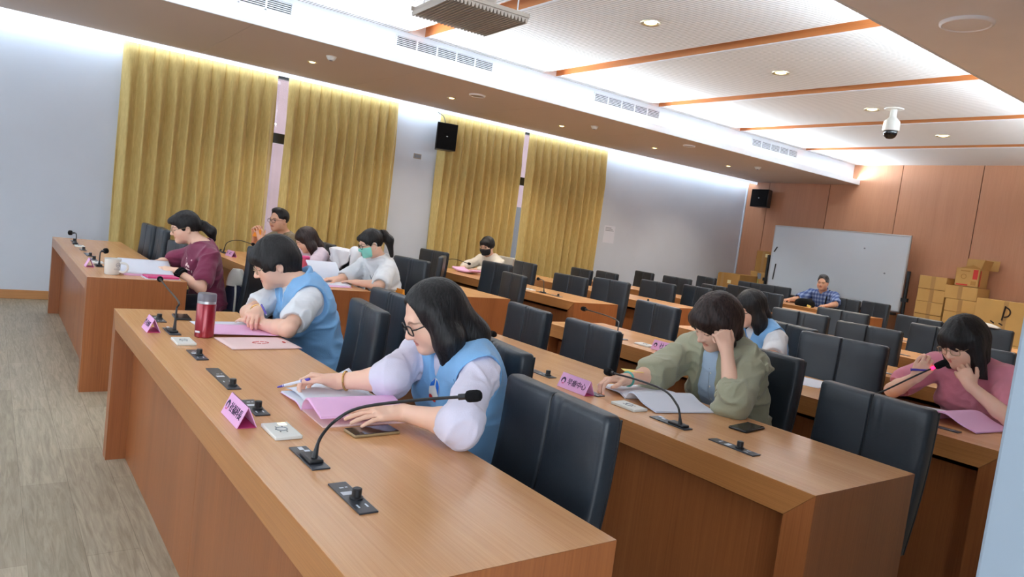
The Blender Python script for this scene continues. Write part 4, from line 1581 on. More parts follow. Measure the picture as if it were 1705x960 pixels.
m.grid(lifted, 14, 14)
m.build('turned_page', M['print'], b1, smooth=60, solid=0.0005)
b2 = booklet('open booklet of white pages in front of the woman in the olive jacket', -2.03, 2.16, -0.20,
             [(0, 0.0), (0.05, 0.012), (0.12, 0.008), (0.22, 0.002)], [(0, 0.0), (0.02, 0.028), (0.06, 0.034), (0.12, 0.014), (0.21, 0.002)], 0.29, rinner='print', cover='paper')
b3 = booklet('open booklet with a pink right half before the woman in a rose top', -1.45, 3.54, -0.1,
             [(0, 0.0), (0.05, 0.012), (0.12, 0.008), (0.2, 0.002)], [(0, 0.0), (0.025, 0.04), (0.08, 0.05), (0.15, 0.022), (0.22, 0.003)], 0.29)
b4 = booklet('open booklet with raised pages before the woman in a mint mask', -5.78, 2.2, -0.1,
             [(0, 0.0), (0.05, 0.07), (0.13, 0.12), (0.2, 0.15)], [(0, 0.0), (0.04, 0.03), (0.12, 0.02), (0.28, 0.004)], 0.26, rinner='print')
sheet('pink paper under the raised booklet at the woman in a mint mask', 'paper_sheet', -5.55, 2.30, 0.3, 0.22, 0.0, 'pinkp', 0.003)
sheet('white papers with a clip on the desk before the long-haired woman with white sleeves', 'paper_sheet', -2.86, 3.78, 0.3, 0.21, 0.3, 'paper', 0.006, curl=0.02)

# papers and folders of the woman in maroon
t = thing('document_stack', 'stack of white documents held up on the far-left desk', 'documents', (-5.60, 0.93, DH), -0.05)
m = MB()
m.box((-0.16, -0.15, 0.0), (0.16, 0.15, 0.014))
m.build('lower_sheets', M['pinkp'], t, bevel=0.001)
m = MB()
m.grid(lambda u, v: (-0.16 + 0.32 * u, -0.17 + 0.33 * v, 0.016 + 0.065 * (1 - u) ** 1.3 + 0.003 * math.sin(9 * u)), 12, 10)
m.build('upper_sheets', M['print'], t, smooth=60, solid=0.01)
t = thing('magenta_folder', 'magenta folder on a white tray under the hand of the woman in maroon', 'folder', (-5.36, 0.985, DH), 0.1)
m = MB()
m.box((-0.07, -0.11, 0.0), (0.07, 0.11, 0.006))
m.build('inner_sheets', M['paper'], t, bevel=0.001)
m = MB()
m.box((-0.065, -0.1, 0.006), (0.075, 0.1, 0.02))
m.build('cover', M['magenta'], t, bevel=0.004)

# bag and cloth on the chair behind the woman in maroon
t = thing('backpack', 'navy backpack with a white cloth on the chair behind the woman in maroon', 'bag', (-5.70, 1.585, 0.475), 0.3)
m = MB()
rs = []
for k in range(9):
    f = k / 8
    z = 0.22 * f
    w_, d_ = 0.10 * (1 - 0.25 * f * f) * (0.86 if k in (0, 8) else 1), 0.07 * (1 - 0.3 * f) * (0.8 if k in (0, 8) else 1)
    rs.append([(w_ * math.copysign(abs(math.cos(a)) ** 0.6, math.cos(a)) + 0.008 * math.sin(5 * a + 4 * f), d_ * math.copysign(abs(math.sin(a)) ** 0.6, math.sin(a)), z) for a in [2 * PI * i / 28 for i in range(28)]])
m.loft(rs)
m.build('body', M['navy'], t, smooth=60)
m = MB()
rs = []
for k in range(8):
    f = k / 7
    w_ = (0.085 + 0.02 * math.sin(PI * f)) * (1 - 0.5 * f * f)
    rs.append([((w_ * (1 + 0.12 * math.sin(4 * a + 6 * f))) * math.cos(a) - 0.02 + 0.02 * f, 0.06 * (1 - 0.45 * f) * (1 + 0.12 * math.sin(3 * a)) * math.sin(a), 0.21 + 0.13 * f) for a in [2 * PI * i / 30 for i in range(30)]])
m.loft(rs)
m.build('white_cloth', M['offwhite'], t, smooth=60)
m = MB()
m.tube(bez([(0.07, -0.05, 0.22), (0.11, -0.07, 0.15), (0.11, -0.07, 0.02)], 14), 0.008, 6)
m.build('strap', M['offwhite'], t)

# white jacket over a chair
t = thing('white_jacket', 'white jacket draped over a black chair behind the second desk by the curtains', 'jacket', (-6.43, 2.79, 0.0), 0.07)
m = MB()


def drape(u, v):
    s = (v - 0.42)
    x = (u - 0.5) * 0.44 * (1 + 0.12 * v) + 0.012 * math.sin(12 * v + 4 * u)
    w_ = 0.012 * math.sin(u * 17 + 3 * v) * min(1, abs(s) * 5)
    if s < 0:
        return (x, -0.055 + w_ - 0.02, 0.985 + s * 0.42 * (0.5 + 0.5 * math.sin(PI * u * 1.1 + 0.2)))
    k = min(1, s / 0.12)
    return (x, -0.06 + 0.13 * k + w_, 0.985 + 0.012 * math.sin(PI * k) - max(0, s - 0.12) * 0.85)


m.grid(drape, 30, 34)
m.build('body', M['jacket_w'], t, smooth=70, solid=0.012)
m = MB()
m.tube(bez([(0.17, -0.02, 1.0), (0.235, -0.04, 0.97), (0.25, -0.05, 0.85), (0.245, -0.05, 0.66)], 24), [0.05] * 20 + [0.045] * 10, 14)
m.build('sleeve', M['jacket_w'], t, smooth=70)
t = thing('white_cloth', 'white cloth lying over the top of a chair near the white pier', 'cloth', (-3.04, 8.42, 0.988), 0.1)
m = MB()
m.grid(lambda u, v: ((u - 0.5) * 0.26, (v - 0.5) * 0.12, 0.035 * math.sin(PI * u) ** 0.7 * math.sin(PI * v) ** 0.6 + 0.003), 16, 10)
m.build('cloth', M['offwhite'], t, smooth=70, solid=0.008)
t = thing('snack_bag', 'orange and green bag beside the woman in a mint mask', 'bag', (-5.45, 2.86, 0.474), 0.2)
m = MB()
m.loft([[(0.075 * s * math.copysign(abs(math.cos(a)) ** 0.5, math.cos(a)), 0.05 * s2 * math.copysign(abs(math.sin(a)) ** 0.7, math.sin(a)), z) for a in [2 * PI * i / 24 for i in range(24)]] for s, s2, z in ((0.9, 0.9, 0), (1, 1, 0.02), (1, 1.0, 0.14), (0.95, 0.6, 0.22), (0.95, 0.1, 0.29))])
m.build('bag', M['orange'], t, smooth=60)
m = MB()
m.box((-0.075, -0.053, 0.06), (-0.01, -0.03, 0.2))
m.build('label', M['green'], t, bevel=0.004)
t = thing('camera_bag', 'black bag with a yellow tag on the last desk before the man in blue plaid', 'bag', (-6.30, 10.42, DH), 0.2)
m = MB()
m.loft([[(0.15 * s * math.copysign(abs(math.cos(a)) ** 0.7, math.cos(a)), 0.09 * s * math.copysign(abs(math.sin(a)) ** 0.7, math.sin(a)), z) for a in [2 * PI * i / 28 for i in range(28)]] for s, z in ((0.9, 0), (1, 0.02), (0.95, 0.08), (0.7, 0.11), (0.3, 0.12))])
m.build('body', M['foam'], t, smooth=60)
m = MB()
m.box((0.06, -0.092, 0.03), (0.12, -0.075, 0.06), mx=rot(0, 0.3, 0))
m.build('tag', M['yellow'], t, smooth=0)
# ================================================================== PEOPLE: implicit surfaces meshed with surface nets
_rng = np.random.RandomState(5)
_LAT = _rng.rand(32, 32, 32).astype(np.float32) * 2 - 1


def vnoise(P):
    i = np.floor(P).astype(int)
    f = (P - i).astype(np.float32)
    f = f * f * (3 - 2 * f)
    i &= 31
    j = (i + 1) & 31
    x0, y0, z0 = i.T
    x1, y1, z1 = j.T
    fx, fy, fz = f.T
    c00 = _LAT[x0, y0, z0] * (1 - fx) + _LAT[x1, y0, z0] * fx
    c10 = _LAT[x0, y1, z0] * (1 - fx) + _LAT[x1, y1, z0] * fx
    c01 = _LAT[x0, y0, z1] * (1 - fx) + _LAT[x1, y0, z1] * fx
    c11 = _LAT[x0, y1, z1] * (1 - fx) + _LAT[x1, y1, z1] * fx
    return (c00 * (1 - fy) + c10 * fy) * (1 - fz) + (c01 * (1 - fy) + c11 * fy) * fz


def smin(a, b, k):
    if k <= 0:
        return np.minimum(a, b)
    h = np.maximum(k - np.abs(a - b), 0) / k
    return np.minimum(a, b) - h * h * (k / 4)


class Field:
    def __init__(s, lo, hi, h):
        s.lo = np.array(lo, float)
        s.h = h
        n = np.ceil((np.array(hi) - s.lo) / h).astype(int) + 1
        s.F = np.full(n, 0.06, np.float32)
        s.ax = [(s.lo[i] + h * np.arange(n[i])).astype(np.float32) for i in range(3)]

    def _op(s, lo, hi, fn, k, op):
        pad = k + 0.022
        a = np.floor((np.array(lo) - pad - s.lo) / s.h).astype(int)
        b = np.ceil((np.array(hi) + pad - s.lo) / s.h).astype(int) + 1
        a = np.maximum(a, 0)
        b = np.minimum(b, s.F.shape)
        if (b <= a).any():
            return
        sl = tuple(slice(a[i], b[i]) for i in range(3))
        X = s.ax[0][sl[0]][:, None, None]
        Y = s.ax[1][sl[1]][None, :, None]
        Z = s.ax[2][sl[2]][None, None, :]
        d = fn(X, Y, Z)
        if op == 'u':
            s.F[sl] = smin(s.F[sl], d, k)
        elif op == 's':
            s.F[sl] = -smin(-s.F[sl], d, k)

    def cone(s, a, b, ra, rb, k=0.01, op='u'):
        a, b = np.array(a, float), np.array(b, float)
        ba = b - a
        L2 = float(ba @ ba) + 1e-12
        r = max(ra, rb)

        def fn(X, Y, Z):
            t = np.clip(((X - a[0]) * ba[0] + (Y - a[1]) * ba[1] + (Z - a[2]) * ba[2]) / L2, 0, 1)
            return np.sqrt((X - a[0] - t * ba[0]) ** 2 + (Y - a[1] - t * ba[1]) ** 2 + (Z - a[2] - t * ba[2]) ** 2) - (ra + (rb - ra) * t)
        s._op(np.minimum(a, b) - r, np.maximum(a, b) + r, fn, k, op)

    def ell(s, c, R, r, k=0.01, op='u'):
        c = np.array(c, float)
        R = np.array(R, float)
        r = np.array(r, float)
        ext = np.sqrt(((R.T * r) ** 2).sum(1))

        def fn(X, Y, Z):
            x, y, z = X - c[0], Y - c[1], Z - c[2]
            q = [(R[i, 0] * x + R[i, 1] * y + R[i, 2] * z) / r[i] for i in range(3)]
            k0 = np.sqrt(q[0] ** 2 + q[1] ** 2 + q[2] ** 2) + 1e-6
            k1 = np.sqrt((q[0] / r[0]) ** 2 + (q[1] / r[1]) ** 2 + (q[2] / r[2]) ** 2) + 1e-6
            return k0 * (k0 - 1) / k1
        s._op(c - ext, c + ext, fn, k, op)

    def disp(s, fn, band=0.025):
        idx = np.nonzero(np.abs(s.F) < band)
        P = np.stack([s.ax[i][idx[i]] for i in range(3)], 1)
        s.F[idx] += fn(P).astype(np.float32)

    def mesh(s, smooth=2):
        F = s.F
        F[0], F[-1], F[:, 0], F[:, -1], F[:, :, 0], F[:, :, -1] = (0.05,) * 6
        ins = F < 0
        c = np.zeros(tuple(np.array(F.shape) - 1), np.uint8)
        for dx in (0, 1):
            for dy in (0, 1):
                for dz in (0, 1):
                    c += ins[dx:F.shape[0] - 1 + dx, dy:F.shape[1] - 1 + dy, dz:F.shape[2] - 1 + dz]
        act = (c > 0) & (c < 8)
        idx = np.argwhere(act)
        acc = np.zeros((len(idx), 3))
        cnt = np.zeros(len(idx))
        cor = [(x, y, z) for x in (0, 1) for y in (0, 1) for z in (0, 1)]
        for a in cor:
            for d in range(3):
                if a[d]:
                    continue
                bb = list(a)
                bb[d] = 1
                ia, ib = idx + a, idx + bb
                va, vb = F[tuple(ia.T)], F[tuple(ib.T)]
                m = (va < 0) != (vb < 0)
                t = va[m] / (va[m] - vb[m])
                p = np.tile(np.array(a, float), (m.sum(), 1))
                p[:, d] += t
                acc[m] += p
                cnt[m] += 1
        V = s.lo + s.h * (idx + acc / cnt[:, None])
        vid = np.full(act.shape, -1, np.int32)
        vid[act] = np.arange(len(idx))
        Q = []
        for d in range(3):
            o = [i for i in range(3) if i != d]
            sa = [slice(1, -1)] * 3
            sb = [slice(1, -1)] * 3
            sa[d] = slice(0, -1)
            sb[d] = slice(1, None)
            A, B = ins[tuple(sa)], ins[tuple(sb)]
            e = np.argwhere(A != B)
            base = np.ones(3, int)
            base[d] = 0
            flip = A[tuple(e.T)]
            e = e + base
            q = []
            for da, db in ((-1, -1), (0, -1), (0, 0), (-1, 0)):
                w = e.copy()
                w[:, o[0]] += da
                w[:, o[1]] += db
                q.append(vid[tuple(w.T)])
            q = np.stack(q, 1)
            if d == 1:
                flip = ~flip
            q[~flip] = q[~flip][:, ::-1]
            Q.append(q)
        Q = np.concatenate(Q)
        for it in range(smooth):
            for lam in (0.5, -0.35):
                S = np.zeros_like(V)
                n = np.zeros(len(V))
                for a, b in ((0, 1), (1, 2), (2, 3), (3, 0)):
                    np.add.at(S, Q[:, a], V[Q[:, b]])
                    np.add.at(n, Q[:, a], 1)
                    np.add.at(S, Q[:, b], V[Q[:, a]])
                    np.add.at(n, Q[:, b], 1)
                V = V + lam * (S / np.maximum(n, 1)[:, None] - V)
        return V, Q


def np_mesh(name, V, Q, mats, origin, tint=None):
    me = bpy.data.meshes.new(name)
    V = V - np.array(origin)
    me.vertices.add(len(V))
    me.vertices.foreach_set('co', V.astype(np.float32).ravel())
    me.loops.add(len(Q) * 4)
    me.loops.foreach_set('vertex_index', Q.astype(np.int32).ravel())
    me.polygons.add(len(Q))
    me.polygons.foreach_set('loop_start', np.arange(0, len(Q) * 4, 4, dtype=np.int32))
    me.polygons.foreach_set('use_smooth', [True] * len(Q))
    me.update(calc_edges=True)
    me.validate()
    for m in (mats if isinstance(mats, (list, tuple)) else [mats]):
        me.materials.append(m)
    if tint is not None:
        at = me.color_attributes.new('tint', 'FLOAT_COLOR', 'POINT')
        at.data.foreach_set('color', np.concatenate([tint, np.ones((len(V), 1))], 1).astype(np.float32).ravel())
    return me


def nrm(v):
    v = np.array(v, float)
    return v / (np.linalg.norm(v) + 1e-9)


Zv = np.array([0, 0, 1.0])


class Person:
    def __init__(s, lab, J, yaw=0, pitch=15, roll=0, h=0.005, male=False, skin='skin', hscale=1.0, pel=None, ht=1.0):
        s.J = {k: np.array(v, float) for k, v in J.items()}
        J = s.J
        s.h = h
        s.male = male
        s.hs = hscale * (1.04 if male else 0.98)
        y, p = math.radians(yaw), math.radians(pitch)
        s.f = np.array([math.sin(y) * math.cos(p), -math.cos(y) * math.cos(p), -math.sin(p)])
        l = nrm(np.cross(Zv, s.f))
        u = np.cross(s.f, l)
        r = math.radians(roll)
        s.l, s.u = l * math.cos(r) + u * math.sin(r), u * math.cos(r) - l * math.sin(r)
        s.R = np.array([s.f, s.l, s.u])
        mid = (J['shL'] + J['shR']) / 2
        s.bl = nrm((J['shL'] - J['shR']) * np.array([1, 1, 0.4]))
        s.fd = nrm(np.cross(s.bl * np.array([1, 1, 0]), Zv))
        s.pel = np.array(pel, float) if pel is not None else np.array([mid[0], mid[1], 0.575]) - s.fd * 0.12
        s.bu = nrm(J['neck'] - s.pel)
        s.bl = nrm(s.bl - s.bu * (s.bl @ s.bu))
        s.bf = np.cross(s.bl, s.bu)
        s.B = np.array([s.bf, s.bl, s.bu])
        s.root = thing('person', lab, 'person', (float(s.pel[0]), float(s.pel[1]), 0.0))
        s.org = (float(s.pel[0]), float(s.pel[1]), 0.0)
        s.skin = skin
        s.hp = J['head']

    def W(s, a, b, c):
        return s.hp + (s.f * a + s.l * b + s.u * c) * s.hs

    def T(s, a, b, c):
        """torso point from the neck base"""
        return s.J['neck'] + s.bf * a + s.bl * b + s.bu * c

    def field(s, pts, pad, h):
        P = np.array(pts)
        return Field(P.min(0) - pad, P.max(0) + pad, h)

    def torso(s, F, g=0.0, k=0.05, bust=True):
        w = 1.06 if s.male else 0.98
        J = s.J
        at = lambda t: s.pel * (1 - t) + J['neck'] * t
        F.ell(at(0.0), s.B, (0.115 + g, 0.165 * w + g, 0.13 + g), k)
        F.ell(at(0.36), s.B, (0.10 + g, 0.14 * w + g, 0.14 + g), k)
        F.ell(at(0.66) + s.bf * 0.005, s.B, (0.105 + g, 0.152 * w + g, 0.16 + g), k)
        for q in ('shL', 'shR'):
            F.cone(at(0.86), J[q], 0.062 + g, 0.05 + g, 0.05)
            F.cone(at(0.97), J[q] * 0.7 + at(0.9) * 0.3, 0.045 + g * 0.6, 0.045 + g * 0.6, 0.05)
        if bust and not s.male:
            for q in (-1, 1):
                F.ell(at(0.60) + s.bf * 0.075 + s.bl * q * 0.068, s.B, (0.05 + g, 0.062 + g, 0.062 + g), 0.04)

    def head(s, F, neck=True):
        W, R, a = s.W, s.R, s.hs
        E = lambda c, r, k=0.02, op='u': F.ell(W(*c), R, np.array(r) * a, k * a, op)
        E((-0.012, 0, 0.028), (0.098, 0.074, 0.088), 0.02)
        E((0.022, 0, -0.045), (0.066, 0.058, 0.066), 0.04)
        E((0.052, 0, -0.085), (0.03, 0.032, 0.024), 0.035)
        for q in (-1, 1):
            E((0.052, q * 0.036, -0.03), (0.032, 0.03, 0.032), 0.03)
            E((0.010, q * 0.052, -0.062), (0.04, 0.014, 0.03), 0.03)
        E((0.078, 0, 0.022), (0.016, 0.05, 0.012), 0.02)
        for q in (-1, 1):
            E((0.098, q * 0.033, 0.001), (0.016, 0.017, 0.011), 0.014, 's')
            E((0.074, q * 0.032, -0.001), (0.0135, 0.016, 0.0115), 0.006)
        F.cone(W(0.086, 0, 0.008), W(0.106, 0, -0.030), 0.0085 * a, 0.0115 * a, 0.014)
        for q in (-1, 1):
            F.cone(W(0.094, q * 0.011, -0.034), W(0.098, q * 0.009, -0.034), 0.0085 * a, 0.008 * a, 0.006)
        E((0.083, 0, -0.0555), (0.011, 0.021, 0.0055), 0.006)
        E((0.081, 0, -0.0645), (0.011, 0.018, 0.006), 0.005)
        E((0.098, 0, -0.0602), (0.012, 0.022, 0.0016), 0.004, 's')
        E((0.068, 0, -0.093), (0.02, 0.022, 0.017), 0.02)
        for q in (-1, 1):
            E((-0.006, q * 0.077, -0.012), (0.017, 0.008, 0.03), 0.008)
            E((-0.002, q * 0.084, -0.010), (0.009, 0.006, 0.018), 0.006, 's')
        if neck:
            F.cone(W(-0.022, 0, -0.06), s.J['neck'] - s.bu * 0.02, 0.054 * a, 0.056 * a, 0.03)

    def arm(s, F, side):
        J = s.J
        m = 1.1 if s.male else 0.98
        F.cone(J['sh' + side], J['el' + side], 0.046 * m, 0.037 * m, 0.03)
        e = J['el' + side]
        w = J['wr' + side]
        mid = e * 0.7 + w * 0.3
        F.cone(e, mid, 0.037 * m, 0.038 * m, 0.02)
        F.cone(mid, w, 0.038 * m, 0.0255 * m, 0.02)

    def hand(s, F, side, d, n, curl=((20, 25, 15),) * 4, thumb=(45, 20), spread=4.0, sc=0.95):
        """d: wrist to knuckles, n: palm normal"""
        w = s.J['wr' + side]
        d = nrm(d)
        n = nrm(np.array(n, float) - d * (np.array(n, float) @ d))
        t = np.cross(d, n) * (-1 if side == 'L' else 1)
        s_ = sc * (1.06 if s.male else 1.0)
        kn = [(0.088, 0.029), (0.092, 0.009), (0.087, -0.011), (0.078, -0.030)]
        ph = [(0.040, 0.024, 0.019), (0.044, 0.027, 0.020), (0.040, 0.025, 0.020), (0.031, 0.019, 0.018)]
        rr = [0.0088, 0.009, 0.0085, 0.0075]
        F.cone(w, w + d * 0.03 * s_, 0.025 * s_, 0.024 * s_, 0.015)
        for i, (a, b) in enumerate(kn):
            base = w + d * 0.018 * s_ + t * b * 0.55 * s_
            K = w + (d * a + t * b) * s_
            F.cone(base, K, 0.0145 * s_, 0.0112 * s_, 0.012)
            c = np.array(curl[i], float) * PI / 180
            ang = 0.0
            sp = math.radians(spread) * (1.5 - i)
            dd = d * math.cos(sp) + t * math.sin(sp)
            p = K
            r0 = rr[i] * s_
            for j in range(3):
                ang += c[j]
                q = p + (dd * math.cos(ang) + n * math.sin(ang)) * ph[i][j] * s_
                F.cone(p, q, r0 * (1 - 0.09 * j), r0 * (1 - 0.09 * (j + 1)), 0.004)
                p = q
        ta, tc = math.radians(thumb[0]), math.radians(thumb[1])
        b0 = w + (d * 0.022 + t * 0.022 + n * 0.006) * s_
        v = nrm(d * math.cos(ta) + t * math.sin(ta) + n * 0.25)
        p1 = b0 + v * 0.042 * s_
        F.cone(b0, p1, 0.0145 * s_, 0.0115 * s_, 0.012)
        v2 = nrm(d * math.cos(ta - tc) + t * math.sin(ta - tc) + n * 0.3)
        p2 = p1 + v2 * 0.031 * s_
        F.cone(p1, p2, 0.0108 * s_, 0.0098 * s_, 0.004)
        v3 = nrm(d * math.cos(ta - 1.6 * tc) + t * math.sin(ta - 1.6 * tc) + n * 0.3)
        F.cone(p2, p2 + v3 * 0.024 * s_, 0.0098 * s_, 0.0078 * s_, 0.003)

    def body(s, hands, eyes='down', lips=(0.80, 0.52, 0.52), brow=(0.30, 0.26, 0.24), torso=True):
        J = s.J
        pts = [J[k] for k in J] + [s.pel + np.array([0, 0, 0.05])]
        F = s.field(pts, 0.19, s.h)
        if torso:
            s.torso(F, -0.004)
        s.head(F)
        for sd in 'LR':
            if 'el' + sd in J and 'wr' + sd in J:
                s.arm(F, sd)
                if sd in hands:
                    s.hand(F, sd, **hands[sd])
        V, Q = F.mesh()
        q = (V - s.hp) @ s.R.T / s.hs
        tint = np.ones((len(V), 3))

        def paint(mask, col, soft=None):
            m = np.clip(mask, 0, 1)[:, None]
            tint[:] = tint * (1 - m) + np.array(col) * m
        f_, l_, u_ = q.T
        al = np.abs(l_)
        ok = f_ < 0.122
        for sd in 'LR':
            if 'wr' + sd in J:
                ok &= np.linalg.norm(V - J['wr' + sd], axis=1) > 0.04
                if sd in hands:
                    dh = nrm(hands[sd]['d'])
                    tt = np.clip((V - J['wr' + sd]) @ dh, 0, 0.13)
                    ok &= np.linalg.norm(V - J['wr' + sd] - tt[:, None] * dh, axis=1) > 0.055
        front = (f_ > 0.045) & (np.abs(u_) < 0.12) & (al < 0.08) & ok
        paint(np.exp(-(((al - 0.042) / 0.02) ** 2 + ((u_ + 0.032) / 0.02) ** 2)) * 0.45 * front, (1.0, 0.84, 0.80))
        paint(np.exp(-((l_ / 0.012) ** 2 + ((u_ + 0.032) / 0.012) ** 2)) * 0.3 * front, (1.0, 0.82, 0.78))
        lip = np.clip(1.25 - np.sqrt((l_ / 0.022) ** 2 + ((u_ + 0.0600) / 0.0095) ** 2), 0, 0.3) / 0.3
        paint(lip * (f_ > 0.07) * ok, lips)
        paint((np.abs(u_ + 0.0603) < 0.0014) * (al < 0.021) * (f_ > 0.07) * ok * 0.7, (0.45, 0.22, 0.22))
        bw = np.clip(1.3 - np.sqrt(((al - 0.034) / 0.020) ** 2 + ((u_ - 0.0225 + 6.0 * (al - 0.034) ** 2 * 4) / 0.0042) ** 2), 0, 0.4) / 0.4
        paint(bw * front * 0.85, brow)
        if eyes == 'down':
            ln = (np.abs(u_ + 0.006 - 14 * (al - 0.032) ** 2) < 0.0022) & (np.abs(al - 0.032) < 0.0155)
            paint(ln * front, (0.16, 0.13, 0.12))
        else:
            ew = ((al - 0.032) / 0.0145) ** 2 + ((u_ + 0.0005) / 0.0058) ** 2 < 1
            paint(ew * front, (1.05, 1.15, 1.25))
            ir = ((al - 0.032) / 0.006) ** 2 + ((u_ + 0.0005) / 0.006) ** 2 < 1
            paint(ir * ew * front, (0.08, 0.06, 0.06))
            ln = (np.abs(u_ - 0.0055 + 14 * (al - 0.032) ** 2) < 0.0016) & (np.abs(al - 0.032) < 0.0155)
            paint(ln * front, (0.12, 0.1, 0.1))
        me = np_mesh('body', V, Q, M[s.skin], s.org, tint)
        return link('body', me, s.root)

    def child(s, name, F, m, smooth=2):
        V, Q = F.mesh(smooth)
        return link(name, np_mesh(name, V, Q, m, s.org), s.root)

    def wrinkle(s, F, amp, fr=16.0, stretch=(1, 1, 1)):
        """soft ridged folds running mostly across the pull of the cloth"""
        ax = s.B

        def fn(P):
            q = (P - s.pel) @ ax.T
            w = np.stack([q[:, 0] * 0.8 + q[:, 2] * 0.35, q[:, 1] * 0.75 - q[:, 2] * 0.3, q[:, 2] * 1.25 + q[:, 1] * 0.4], 1) * fr
            w += 0.9 * np.stack([vnoise(w * 0.5 + 11.0), vnoise(w * 0.5 + 23.0), vnoise(w * 0.5 + 37.0)], 1)
            n = vnoise(w + 7.3)
            n2 = vnoise(w * 2.3 + 3.1)
            r = np.exp(-(n / 0.26) ** 2)
            r2 = np.exp(-(n2 / 0.3) ** 2)
            return amp * (0.25 - r) * 1.15 + amp * 0.35 * (0.25 - r2) + amp * 0.5 * n
        F.disp(fn)

    def shirt(s, name, m, g=0.012, sleeve=0.45, sr=(0.058, 0.066), collar=0.064, wr=0.0035, long=None, hem=0.0, vneck=None, fr=16, k=0.05, open_front=None, armhole=False, cuff=0.0):
        J = s.J
        pts = [J['neck'], J['shL'], J['shR'], s.pel, s.pel - s.bu * 0.05]
        for sd in 'LR':
            if not armhole and 'el' + sd in J:
                pts.append(J['el' + sd])
                if long and 'wr' + sd in J:
                    pts.append(J['wr' + sd])
        F = s.field(pts, 0.2, s.h * 1.15)
        s.torso(F, g, k)
        F.ell(s.pel - s.bu * 0.06, s.B, (0.118 + g, 0.172 + g, 0.11), 0.05)
        for sd in 'LR':
            if armhole or 'el' + sd not in J:
                continue
            a, e = J['sh' + sd], J['el' + sd]
            fr_ = sleeve[sd] if isinstance(sleeve, dict) else sleeve
            if fr_ <= 1.0:
                b_ = a + (e - a) * fr_
                F.cone(a, b_, sr[0], sr[1], 0.03)
                # flat cuff end
                F.cone(b_ + (e - a) * 0.05 + nrm(e - a) * (sr[1] * 0.98), b_ + nrm(e - a) * (sr[1] * 2.2), sr[1] * 1.0, sr[1] * 1.2, 0.004, 's')
            else:
                w = J['wr' + sd]
                F.cone(a, e, sr[0], sr[1], 0.03)
                c = e + (w - e) * (fr_ - 1.0)
                F.cone(e, c, sr[1], sr[1] * (0.82 if not cuff else cuff), 0.03)
        if wr:
            s.wrinkle(F, wr, fr)
        if collar:
            F.cone(s.T(0.012, 0, 0.005), s.T(0.0, 0, 0.14), collar, collar * 1.3, 0.006, 's')
        if vneck:
            w_, d_ = vneck
            for i in range(9):
                t = i / 8
                F.cone(s.T(0.06 + 0.10 * t, 0, 0.03 - d_ * t), s.T(0.26, 0, 0.03 - d_ * t), w_ * (1 - t) + 0.006, w_ * (1 - t) * 1.2 + 0.006, 0.004, 's')
        if open_front:
            w0, w1, dz = open_front
            for i in range(14):
                t = i / 13
                ww = w0 + (w1 - w0) * t
                F.cone(s.T(0.10 + 0.02 * t, 0, 0.02 - dz * t), s.T(0.32, 0, 0.02 - dz * t), ww, ww * 1.2, 0.004, 's')
        if armhole:
            for q, sd in ((1, 'L'), (-1, 'R')):
                c = J['sh' + sd]
                F.cone(c - s.bl * q * 0.004 - s.bu * 0.012, c + s.bl * q * 0.2 - s.bu * 0.03, 0.080, 0.17, 0.006, 's')
                if 'el' + sd in J:
                    v = nrm(J['el' + sd] - c)
                    F.cone(c + s.bl * q * 0.02 + v * 0.02, J['el' + sd], 0.073, 0.085, 0.008, 's')
        return s.child(name, F, m, 3)

    def collar(s, m, name='collar', r=0.07, hgt=0.03, gap=35, th=0.010):
        pts = [s.T(0, 0, 0)]
        F = s.field(pts, 0.16, s.h)
        n = 22
        P = []
        for k in range(n + 1):
            a = math.radians(gap + (360 - 2 * gap) * k / n)
            fall = 0.045 * math.cos(a)
            P.append((math.cos(a) * r + 0.018, math.sin(a) * r, 0.012 - fall * 0.9))
        for i in range(n):
            for dz, sc_ in ((0, 1.0), (hgt * 0.5, 0.97), (hgt, 0.97)):
                a, b = P[i], P[i + 1]
                F.cone(s.T(a[0] * sc_, a[1] * sc_, a[2] + dz), s.T(b[0] * sc_, b[1] * sc_, b[2] + dz), th, th, 0.008)
        return s.child(name, F, m)

    def trousers(s, m, shoe='blackplastic', knee=0.40):
        h = 0.013
        kz = 0.53
        K, A = {}, {}
        for q in (-1, 1):
            hip = s.pel + s.bl * q * 0.085
            K[q] = np.array([*(hip + s.fd * knee + s.bl * q * 0.02)[:2], kz])
            A[q] = np.array([*(K[q] - s.fd * 0.04)[:2], 0.10])
        F = s.field([s.pel, K[1], K[-1], A[1], A[-1]], 0.2, h)
        F.ell(s.pel - s.bu * 0.02, s.B, (0.108, 0.162, 0.105), 0.05)
        for q in (-1, 1):
            hip = s.pel + s.bl * q * 0.085 - np.array([0, 0, 0.02])
            F.cone(hip, K[q], 0.080, 0.062, 0.03)
            F.cone(K[q], A[q], 0.062, 0.045, 0.03)
        s.child('trousers', F, m, 1)
        for q in (-1, 1):
            G = s.field([A[q], A[q] + s.fd * 0.16 - np.array([0, 0, 0.06])], 0.08, 0.009)
            G.cone(A[q] - np.array([0, 0, 0.03]), A[q] - np.array([0, 0, 0.058]), 0.038, 0.04, 0.02)
            G.cone(A[q] - np.array([0, 0, 0.06]), A[q] + s.fd * 0.15 - np.array([0, 0, 0.068]), 0.038, 0.03, 0.03)
            s.child('shoe', G, M[shoe], 1)

